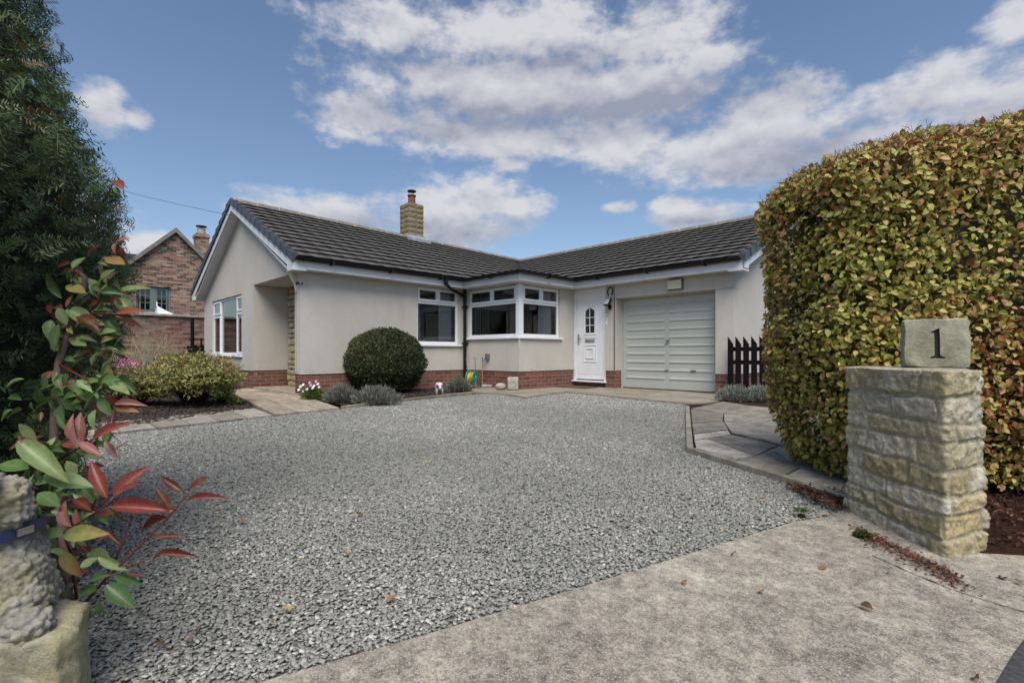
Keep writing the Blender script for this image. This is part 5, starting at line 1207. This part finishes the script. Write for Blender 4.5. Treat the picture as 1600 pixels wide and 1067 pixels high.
# --- generic leafy mound
def mound(name, c, rad, n, leaf, size, label, cat, tpl=None, zmin=.0, amp=.10, fr=3.0, inner=.3, core='twig', group=None, flat=0.0, upb=.3, tintb=0, twn=600, corek=.72, tb=None, coretop=None):
    t = thing(name, (c[0], c[1], 0), label, cat, group); c = np.array(c, float); rad = np.array(rad, float)
    d = unit(rnd(n)); d = d[d[:, 2] > -.75]; n = len(d); b = 1+amp*lown(d*fr/1.0+c, 1.6, 2.0)*1.4+amp*.6*lown(d*fr*2.4+c, 1.7, 5.)
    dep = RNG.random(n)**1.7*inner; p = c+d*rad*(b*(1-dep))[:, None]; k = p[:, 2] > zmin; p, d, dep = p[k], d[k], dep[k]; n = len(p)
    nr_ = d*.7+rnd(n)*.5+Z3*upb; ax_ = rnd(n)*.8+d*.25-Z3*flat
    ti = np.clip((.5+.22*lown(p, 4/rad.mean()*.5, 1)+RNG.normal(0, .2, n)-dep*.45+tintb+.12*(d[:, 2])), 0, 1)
    leaves('leaves', p, ax_, nr_, RNG.uniform(size*.65, size*1.25, n), leaf, tpl or T_leaf(.26, .08, .1), t, ti)
    e = unit(rnd(twn)); e[:, 2] = np.abs(e[:, 2])*.9; e = unit(e); base = np.tile([c[0], c[1], .02], (twn, 1))+rnd(twn)*[.05, .05, .0]; 
    twigs('stems', base, c+e*rad*RNG.uniform(.7, 1.0, (twn, 1)), .003, core, t)
    m = MB(); m.ball(tuple(c), tuple(rad*max(corek, .1)), 20, 12, nz=.15)
    if corek > 0: m.build('dark_core', 'soil' if core == 'twig' else core, t)  # solid dark ball filling the inside behind the leaves
    return t
bc = W((602.5-800)/F*9.15, 9.15, .60)
mound('clipped_box_ball', (bc.x, bc.y, .585), (.735, .735, .625), 34000, 'box_leaf', .030, 'large dark green clipped ball shrub against the front wall', 'clipped shrub', T_leaf(.3, .08, .08), .02, .045, 4, .12, corek=.86, twn=500, upb=.1)
b1 = W((304-800)/F*6.9, 6.9, .33); mound('variegated_shrub', (b1.x, b1.y, .43), (.60, .56, .29), 14000, 'pieris_leaf', .052, 'bushy yellow-green shrub on a short stem beside the flagged path', 'shrub', T_leaf(.2, .06, .1), .17, .22, 5, .60, twn=1100, corek=0, upb=.6, tintb=.14)
m = MB(); sx = P(312, 640, 0)
b2 = W((208-800)/F*6.9, 6.9, .3); mound('golden_azalea_bush', (b2.x, b2.y, .30), (.46, .46, .25), 9000, 'pieris_dark', .042, 'spreading olive and bronze shrub left of the yellow-green one', 'shrub', T_leaf(.2, .06, .1), .08, .2, 5, .6, twn=800, corek=.0, upb=.4, tintb=.0)
b3 = W((368-800)/F*8.3, 8.3, .1); mound('low_green_plant', (b3.x-.1, b3.y-.25, .10), (.42, .22, .16), 1800, 'soft_green', .05, 'low dark green plant at the foot of the gable wall', 'plant', None, .0, .2, 4, .5, corek=.5)
# bare twiggy shrub with yellow leaves
ts = thing('twiggy_shrub', W((240-800)/F*9.2, 9.2), 'bare pale twiggy shrub with a few yellow leaves before the brick wall', 'shrub')
bcz = np.array(W((232-800)/F*9.2, 9.2, 0)); P0, P1, rs, tips = [], [], [], []
for i in range(26):
    d = np.array([random.gauss(0, .34), random.gauss(0, .34), 1.0]); d /= np.linalg.norm(d); p = bcz+np.array([random.gauss(0, .06), random.gauss(0, .06), 0]); L = random.uniform(.2, .32); r_ = .009
    st_ = [(p, d, L, r_, 0)]
    while st_:
        p, d, L, r_, lv = st_.pop(); q = p+d*L; P0.append(p); P1.append(q); rs.append(r_)
        if lv < 4:
            for _ in range(2 if lv else 3 if random.random() < .3 else 2):
                e = d+np.array([random.gauss(0, .27), random.gauss(0, .27), .12]); st_.append((q, e/np.linalg.norm(e), L*random.uniform(.7, .95), r_*.66, lv+1))
        else: tips.append(q)
twigs('twigs', np.array(P0), np.array(P1), np.array(rs), 'pale_twig', ts)
tips = np.array(tips); n = len(tips); leaves('leaves', tips+rnd(n)*.03, rnd(n), rnd(n), RNG.uniform(.02, .045, n), 'yellow_leaf', T_leaf(.25), ts)
# pink flowers behind the left bushes
pk = thing('pink_hydrangea', W((185-800)/F*8, 8.0), 'pink flowering plant behind the bronze shrub at the photinia edge', 'flowering plant')
def flowerheads(parent, pts, r, mat, nper=60, size=.02):
    pos = []; 
    for q in pts: e = unit(rnd(nper)); pos.append(np.array(q)+e*r*RNG.uniform(.5, 1, (nper, 1)))
    pos = np.concatenate(pos); n = len(pos); leaves('flower', pos, rnd(n), rnd(n)+Z3*.6, RNG.uniform(size*.7, size*1.2, n), mat, T_leaf(.4, .1, .1), parent)
flowerheads(pk, [D(x, y, 8.0) for x, y in ((176, 570), (184, 566), (192, 562), (199, 566), (186, 574), (209, 576), (216, 578), (212, 572), (170, 578), (196, 572))], .075, 'pink_flower', 60, .035)
c = np.array(W((195-800)/F*8.1, 8.1, .25)); n = 1500; d = unit(rnd(n)); leaves('foliage', c+d*[.5, .5, .22]*RNG.random((n, 1))**.4, rnd(n), rnd(n)+Z3, RNG.uniform(.04, .08, n), 'soft_green', T_leaf(.25), pk)
# lavenders and silver plants: upright thin blades
def tuft(name, c, rad, n, mat, label, cat, size=.09, group=None, spread=.8, wd=.07, flower=None):
    t = thing(name, (c[0], c[1], 0), label, cat, group); c = np.array(c, float); rad = np.array(rad)
    d = unit(rnd(n)); d[:, 2] = np.abs(d[:, 2]); p = c+d*rad*RNG.uniform(.35, 1, (n, 1))*(1+.15*lown(d*3+c, 2, 1))[:, None]; p[:, 2] = np.maximum(p[:, 2], .03)
    ax_ = d*spread+Z3*.8+rnd(n)*.35; leaves('leaves', p, ax_, rnd(n), RNG.uniform(size*.6, size*1.3, n), mat, T_small(wd), t, np.clip(RNG.normal(.5, .25, n), 0, 1))
    m = MB(); m.ball((c[0], c[1], .0), tuple(rad*.6), 14, 8, nz=.2); m.build('inner_stems', 'soil', t)
    return t
LV = 'lavender cushions in the beds by the wall'
for i, (px, py, rx, rz, lab) in enumerate(((528, 632, .30, .22, 'grey-green lavender cushion beside the pink and white daisies'), (583, 634, .42, .21, 'wide grey lavender cushion in front of the clipped ball'), (715, 615, .27, .24, 'grey lavender cushion beside the hose reel'))):
    q = P(px, py, .0)+W(0, .15); tuft('lavender', (q.x, q.y, .02), (rx, rx*.75, rz), 5200, 'lavender_leaf', lab, 'lavender', .075, LV)
for (px, py, rx, rz, lab) in ((1152, 627, .27, .2, 'silver leaved cushion plant nearest the garage under the picket fence'), (1190, 628, .3, .2, 'silver leaved cushion plant nearest the hedge under the picket fence')):
    q = P(px, py, .04)+W(0, .1); tuft('silver_cushion_plant', (q.x, q.y, .04), (rx, rx*.7, rz), 4200, 'silver_leaf', lab, 'plant', .06, 'silver cushion plants under the picket fence')
q = P(489, 626, .0); dz = tuft('daisy_plant', (q.x, q.y, .02), (.2, .17, .2), 1500, 'soft_green', 'small green plant with pink and white daisies at the wall corner', 'flowering plant', .06, None)
for k, (x, y) in enumerate(((470, 604), (474, 601), (484, 598), (491, 603), (497, 600), (489, 606), (494, 596), (480, 608), (473, 612), (499, 605), (486, 602), (467, 609))):
    m = MB(); c = D(x, y, 7.75+random.uniform(-.08, .08)); m.lathe(c, [(.0, -.002), (.022, .004), (.024, .006), (.0, .003)], 8, W(-.3, -1, .6)); m.build('daisy', 'pink_flower' if k % 4 == 2 else 'white_flower', dz)
q = P(1253, 806, .01); tuft('weed', (q.x, q.y, .01), (.03, .03, .035), 120, 'soft_green', 'tiny bright green weed in the gravel near the pillar', 'weed', .02, None, wd=.12)
for (x, y, lab) in ((352, 629, 'yellow primula nearest the shrub stem'), (368, 634, 'yellow primula nearest the flagged path')):
    q = P(x, y, .0); t = tuft('primula', (q.x, q.y, .01), (.12, .1, .06), 350, 'soft_green', lab, 'primula', .05, 'yellow primulas in the bed', wd=.25)
    flowerheads(t, [(q.x+random.uniform(-.1, .1), q.y+random.uniform(-.1, .1), .075) for _ in range(6)], .018, 'yellow_flower', 8, .024)
# --- yew tree
yew = thing('yew_tree', W(-2.25, 1.3), 'tall dark green yew tree filling the left edge', 'yew tree')
def yew_spray_mesh():
    V, Fc = [], []
    L = .072; k = 11
    for i in range(k):
        for s in (-1, 1):
            x = L*(i+.5)/k; ln = .020*(1-.4*abs(i/k-.35)); o = len(V); dx = .45*ln; lf = .5*ln*math.sin(i*2.4+s)
            V += [(x, 0, 0), (x+dx*.4+.0018, s*ln*.5, lf*.5+.001), (x+dx, s*ln, lf), (x+dx*.4-.0022, s*ln*.5, lf*.5-.001)]; Fc += [(o, o+1, o+2), (o, o+2, o+3)]
    o = len(V); V += [(0, .0011, 0), (0, -.0011, 0), (L*1.02, 0, 0)]; Fc += [(o, o+1, o+2)]
    return np.array(V), np.array(Fc)
yc = np.array(W(-2.28, 1.32, 0)); 
def yew_r(z): return np.interp(z, [0, .3, .64, 1.3, 2.05, 2.9, 3.8, 4.3], [.82, .88, .92, .98, .71, .47, .24, .02])
n = 64000; z = RNG.random(n)**.85*4.2+.05; a = RNG.random(n)*2*np.pi; keep = RNG.random(n) < yew_r(z)/.98; z, a = z[keep], a[keep]; n = len(z)
dirs = np.stack([np.cos(a), np.sin(a), np.full(n, .12)], -1); pp = np.stack([np.cos(a), np.sin(a), z*0], -1)
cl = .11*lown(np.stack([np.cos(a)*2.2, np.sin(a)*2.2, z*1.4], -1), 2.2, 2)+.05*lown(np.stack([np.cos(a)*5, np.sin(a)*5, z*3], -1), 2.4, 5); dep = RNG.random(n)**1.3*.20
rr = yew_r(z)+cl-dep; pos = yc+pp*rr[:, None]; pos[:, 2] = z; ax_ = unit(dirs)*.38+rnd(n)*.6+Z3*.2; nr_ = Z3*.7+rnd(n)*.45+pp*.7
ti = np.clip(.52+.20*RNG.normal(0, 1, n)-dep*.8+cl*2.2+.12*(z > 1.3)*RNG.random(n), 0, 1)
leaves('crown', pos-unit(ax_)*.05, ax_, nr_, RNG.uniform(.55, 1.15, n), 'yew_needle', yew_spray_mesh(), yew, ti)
# long reaching shoots at the near side
m = MB(); m.tube([yc+[0, 0, 0], yc+[.02, .0, 1], yc+[0, .03, 2.4], yc+[0, 0, 4]], [.12, .10, .06, .02], 10); m.build('trunk', 'bark', yew)
n = 1300; zz = RNG.random(n)*3.9; a = RNG.random(n)*2*np.pi; q = yc+np.stack([np.cos(a), np.sin(a), zz*0], -1)*(yew_r(zz)*.93)[:, None]; q[:, 2] = zz+.05; p0 = np.tile(yc, (n, 1)); p0[:, 2] = np.maximum(zz-.25, 0)
twigs('branches', p0, q, .004, 'bark', yew)
m = MB(); 
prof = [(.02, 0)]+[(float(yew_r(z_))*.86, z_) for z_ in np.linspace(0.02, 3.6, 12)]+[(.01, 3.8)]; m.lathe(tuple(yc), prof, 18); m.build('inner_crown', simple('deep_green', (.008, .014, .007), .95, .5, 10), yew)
# sapling tree beyond the garden wall at the far left (seen mirrored in the gable window)
tr = thing('garden_tree', (-23, -3, 0), 'leafy tree standing beyond the brick garden wall', 'tree')
m = MB(); m.tube([(-23, -3, 0), (-23, -3.1, 2), (-22.9, -3, 4)], [.2, .15, .08], 8); m.build('trunk', 'bark', tr)
n = 9000; d = unit(rnd(n)); p = np.array([-23, -3, 4.2])+d*[2.2, 2.6, 2.0]*(RNG.random((n, 1))**.4)*(1+.25*lown(d*3, 2, 1))[:, None]; leaves('crown', p, rnd(n), rnd(n)+Z3, RNG.uniform(.1, .2, n), 'tree_leaf', T_small(.35), tr)

# --- photinia
ph = thing('photinia_shrub', W(-1.05, 1.3), 'photinia shrub with glossy green and new red leaves by the plinth', 'shrub')
def T_big():
    V = []; Fc = []; st_ = [0, .1, .25, .42, .6, .78, .92, 1.0]; wv = [.015, .11, .19, .225, .20, .13, .055, 0]
    for s_, w_ in zip(st_, wv): cz = -.14*s_*s_; V += [(s_, w_, cz+w_*.32), (s_, w_*.5, cz+w_*.10), (s_, 0, cz), (s_, -w_*.5, cz+w_*.10), (s_, -w_, cz+w_*.32)]
    for i in range(len(st_)-1):
        for k in range(4): a = i*5+k; Fc += [(a, a+1, a+6, a+5)]
    return np.array(V), np.array(Fc)
TB = T_big()
G1, G2, G3, YG_, OR, RD, DR, PK, BR = .05, .28, .45, .55, .61, .70, .85, .93, .99
LF = [  # base x,y, tip x,y, depth, colour, width factor
 (295, 765, 323, 742, 1.12, DR, 1.3), (286, 768, 247, 743, 1.13, BR, .9), (267, 798, 244, 760, 1.13, BR, 1.0), (293, 782, 348, 771, 1.11, DR, .7), (261, 808, 206, 828, 1.14, BR, .9), (174, 791, 262, 791, 1.12, RD, .8),
 (240, 839, 285, 835, 1.13, DR, .55), (244, 867, 301, 862, 1.13, DR, .55), (177, 775, 225, 727, 1.15, RD, 1.2), (178, 774, 214, 752, 1.13, RD, .9), (167, 778, 138, 718, 1.16, RD, 1.0), (143, 799, 109, 770, 1.18, RD, .9),
 (145, 686, 198, 655, 1.25, RD, .9), (121, 700, 124, 642, 1.25, DR, 1.1), (121, 690, 102, 649, 1.26, RD, 1.2), (177, 705, 201, 687, 1.25, RD, 1.1), (123, 690, 157, 710, 1.22, PK, 1.0), (179, 632, 224, 627, 1.3, PK, 1.0), (181, 640, 215, 640, 1.3, OR, 1.1),
 (112, 822, 88, 780, 1.17, PK, 1.2), (120, 822, 117, 795, 1.17, PK, 1.1), (147, 807, 180, 798, 1.16, RD, .8), (167, 828, 186, 851, 1.16, BR, .8), (198, 896, 223, 899, 1.14, RD, .9), (176, 792, 200, 822, 1.15, BR, .7),
 (29, 688, 98, 744, 1.06, G3, 1.0), (68, 744, 145, 758, 1.08, G2, 1.25), (45, 732, -8, 722, 1.05, G2, 1.2), (88, 806, 60, 806, 1.12, G2, 1.9), (99, 836, 58, 828, 1.12, G3, 1.5), (99, 835, 162, 831, 1.12, YG_, 1.1), (73, 862, 97, 908, 1.14, G2, 1.3), (97, 858, 123, 904, 1.13, YG_, 1.3),
 (125, 886, 152, 870, 1.12, G3, 1.9), (153, 869, 198, 892, 1.12, G3, 1.0), (141, 907, 170, 895, 1.13, G1, 1.5), (166, 913, 208, 948, 1.11, G1, 1.5), (178, 897, 221, 914, 1.12, G1, 1.2), (125, 928, 152, 920, 1.14, G1, 1.4), (116, 912, 90, 935, 1.13, G2, 1.5),
 (30, 662, 58, 690, 1.12, G3, 1.2), (104, 720, 120, 745, 1.14, G3, 1.6), (166, 595, 187, 599, 1.35, G3, 1.5), (160, 604, 128, 632, 1.3, G2, 1.2), (20, 640, -6, 655, 1.1, G2, 1.2), (155, 935, 160, 965, 1.1, G1, 1.6), (148, 950, 138, 968, 1.12, G1, 1.6),
 (162, 400, 155, 435, 1.5, YG_, 1.6), (190, 402, 198, 438, 1.5, G1, 1.4), (165, 403, 194, 411, 1.5, OR, 1.4), (133, 435, 170, 458, 1.5, G3, 1.1), (97, 466, 66, 424, 1.45, G2, .9), (175, 460, 231, 443, 1.5, G3, .9), (182, 466, 207, 489, 1.48, G2, 1.6), (181, 489, 222, 483, 1.45, RD, 1.2), (181, 494, 226, 510, 1.44, RD, .8),
 (140, 487, 170, 479, 1.48, G3, 1.3), (105, 482, 153, 512, 1.44, G3, 1.2), (91, 481, 104, 508, 1.42, PK-.46, 1.7), (80, 500, 74, 530, 1.42, G3, 1.6), (92, 507, 79, 548, 1.42, G2, 1.1), (165, 496, 185, 521, 1.5, G1, 1.5), (153, 522, 178, 514, 1.47, G3, 1.4), (103, 480, 112, 460, 1.43, OR, .9), (88, 580, 94, 612, 1.42, G3, 1.0), (70, 585, 78, 615, 1.44, G1, 1.2),
 (178, 275, 170, 285, 1.5, YG_, 1.6), (180, 282, 191, 292, 1.5, RD, 1.6), (179, 292, 186, 304, 1.5, G2, 1.6), (181, 275, 190, 286, 1.5, PK, 1.4), (185, 378, 200, 370, 1.5, BR, 2.0), (188, 386, 193, 404, 1.5, RD, 1.5), (182, 380, 176, 395, 1.5, RD, 1.5), (155, 620, 172, 650, 1.32, G2, 1.5), (170, 615, 185, 640, 1.3, RD, 1.2), (150, 640, 140, 672, 1.28, G3, 1.5), (165, 660, 180, 690, 1.3, PK, 1.3), (172, 672, 156, 700, 1.3, G3, 1.4),
 (120, 610, 150, 625, 1.35, G2, 1.2), (100, 770, 70, 790, 1.2, G1, 1.5), (60, 770, 92, 790, 1.2, G2, 1.4), (130, 760, 150, 790, 1.22, G1, 1.3)]
rx_ = random.Random(5)
for _ in range(260):
    x, y = rx_.uniform(30, 165), rx_.uniform(585, 930)
    if x > 60+ (930-y)*.5+60: continue
    a = rx_.uniform(0, 6.28); L = rx_.uniform(16, 40); LF.append((x, y, x+L*math.cos(a), y+L*math.sin(a)*.8, rx_.uniform(1.28, 1.5), rx_.choice([G1, G1, G2, G2, G2, G3, G3, BR, DR]), rx_.uniform(.9, 1.5)))
for _ in range(110):
    x, y = rx_.uniform(80, 180), rx_.uniform(400, 640); a = rx_.uniform(-2.6, .6); L = rx_.uniform(16, 34)
    LF.append((x, y, x+L*math.cos(a), y+L*math.sin(a)*.8, rx_.uniform(1.42, 1.52), rx_.choice([G1, G1, G2, G2, G3, G3, YG_, BR, RD]), rx_.uniform(1.0, 1.6)))
pos, axs, nrs, szs, tis, wds = [], [], [], [], [], []
for (x0, y0, x1, y1, f, c_, wf) in LF:
    a = D(x0, y0, f); b = D(x1, y1, f+rx_.uniform(-.03, .03)); d = b-a; pos.append(a); axs.append(d); szs.append(d.length); tis.append(min(1, max(0, c_+rx_.uniform(-.03, .03)))); wds.append(wf*.70)
    nrs.append(W(rx_.uniform(-.6, .6), -.75, .65+rx_.uniform(-.3, .4)))
pos, axs, nrs, szs, tis, wds = map(np.array, (pos, axs, nrs, szs, tis, wds))
V, Fc = TB; ax2 = unit(axs); n2 = nrs-ax2*np.sum(nrs*ax2, axis=1, keepdims=True); n2 = unit(n2); ac = np.cross(n2, ax2); s = szs[:, None, None]; wf = wds[:, None, None]
vs = pos[:, None]+s*(V[None, :, 0:1]*ax2[:, None]+V[None, :, 1:2]*wf*ac[:, None]+V[None, :, 2:3]*n2[:, None]*RNG.uniform(.3, 2.6, (len(pos), 1, 1))); nL = len(pos)
tv = np.repeat(tis, len(V)).reshape(nL, len(V)); tv = tv+np.where((tis > .4) & (tis < .58), 1, 0)[:, None]*(V[None, :, 0]*.06)
lo_ = npmesh('leaves', vs.reshape(-1, 3), (Fc[None]+(np.arange(nL)*len(V))[:, None, None]).reshape(-1), 4, 'photinia_leaf', ph, np.clip(tv, 0, 1).ravel(), smooth=True)
at_ = lo_.data.attributes.new('rib', 'FLOAT', 'POINT'); at_.data.foreach_set('value', np.tile(np.array([1, .5, 0, .5, 1]*8, dtype=np.float32), nL))
m = MB()
def br(pts, f, r0, r1, mm=m):
    q = [D(x, y, ff) for (x, y), ff in zip(pts, f)]; k = len(q); mm.tube(q, [r0+(r1-r0)*i/(k-1) for i in range(k)], 7)
br([(112, 960), (96, 800), (83, 697), (86, 623), (91, 569), (101, 535), (116, 494), (130, 450), (133, 434), (118, 422)], [1.32, 1.36, 1.4, 1.42, 1.44, 1.45, 1.46, 1.48, 1.5, 1.5], .013, .006)
br([(116, 494), (108, 480), (104, 474)], [1.46, 1.44, 1.43], .006, .003); br([(101, 535), (130, 527), (160, 515)], [1.45, 1.46, 1.47], .006, .003); br([(111, 525), (150, 524), (155, 505), (165, 492)], [1.45, 1.47, 1.48, 1.5], .005, .003)
m.build('stem', 'stem_wood', ph, smooth=True)
m = MB()
for pts, f, a, b in (([(145, 490), (172, 490), (185, 491)], [1.46, 1.46, 1.45], .003, .002), ([(185, 491), (175, 470), (168, 430), (176, 395), (184, 375)], [1.46]+[1.5]*4, .003, .0018), ([(150, 330), (168, 306), (180, 278)], [1.62, 1.55, 1.5], .002, .0015), ([(140, 487), (160, 466), (175, 458)], [1.48]*3, .003, .002),
    ([(70, 842), (100, 832), (140, 806), (165, 790), (179, 775)], [1.15]*5, .003, .002), ([(130, 945), (160, 910), (191, 879), (228, 843), (264, 807), (286, 780), (296, 766)], [1.2, 1.15, 1.13, 1.13, 1.13, 1.12, 1.12], .0038, .0016), ([(181, 872), (195, 840), (203, 815), (208, 792)], [1.14]*4, .0026, .0014),
    ([(198, 887), (220, 878), (242, 868)], [1.13]*3, .0022, .0014), ([(175, 791), (140, 806)], [1.13, 1.15], .002, .002), ([(120, 935), (110, 860), (100, 835)], [1.25, 1.2, 1.13], .004, .003), ([(83, 697), (60, 690), (30, 684)], [1.38, 1.2, 1.06], .005, .003), ([(45, 732), (40, 700), (30, 684)], [1.06]*3, .003, .002),
    ([(90, 720), (121, 700), (145, 686), (172, 672), (178, 640)], [1.38, 1.27, 1.26, 1.27, 1.3], .004, .002), ([(91, 569), (130, 590), (166, 595)], [1.44, 1.4, 1.36], .004, .002), ([(110, 860), (125, 886), (150, 905), (178, 897)], [1.2, 1.14, 1.14, 1.13], .003, .002), ([(110, 790), (143, 799), (150, 780), (167, 778)], [1.3, 1.2, 1.17, 1.16], .003, .002)):
    m = MB(); br(pts, f, a, b, m); m.build('shoot', 'red_stem', ph, smooth=True)

# --- litter
n = 60; k = []
for (x, y) in ((320, 975), (300, 1000), (465, 875), (620, 930), (1150, 862), (1345, 942), (1585, 905), (1530, 1060), (1070, 905), (390, 730), (900, 700), (820, 760), (1285, 800), (560, 800), (700, 690), (1060, 670), (610, 632), (1230, 800), (980, 820), (440, 950), (245, 1010), (770, 860), (1190, 925)):
    k.append(P(x, y, .022))
for _ in range(25): k.append(W(random.uniform(-2, 3), random.uniform(1.6, 6.5), .018))
k = np.array([tuple(v) for v in k]); n = len(k); o = leaves('fallen_leaves', k, rnd(n)*[1, 1, .1], rnd(n)*.25+Z3, RNG.uniform(.02, .04, n), 'dead_leaf', T_leaf(.33, .12, .2)); o['kind'] = 'stuff'
# mulch chips at the hedge foot
def chips(poly, n, zb, mat, name):
    poly = np.array([(p.x, p.y) for p in poly]); mn, mx = poly.min(0), poly.max(0); p = RNG.random((n, 2))*(mx-mn)+mn; p = p[inpoly(p, poly)]; n = len(p); pos = np.stack([p[:, 0], p[:, 1], np.full(n, zb)+RNG.random(n)*.015], -1)
    o = leaves(name, pos, rnd(n)*[1, 1, .35], rnd(n)*.5+Z3, RNG.uniform(.012, .034, n), mat, T_small(.2), tint=RNG.random(n)**1.6*.75); o['kind'] = 'stuff'
chips([P(1225, 762), P(1316, 774), W(1.62, 2.3), W(1.57, 2.36), P(1306, 806), P(1270, 790)], 1900, .022, 'chip', 'wood_chips')
chips([W(1.84, 1.92), W(2.2, 1.77), W(3.6, 1.68), W(3.6, 2.6), W(1.8, 2.6)], 9000, .016, 'chip', 'wood_chips')
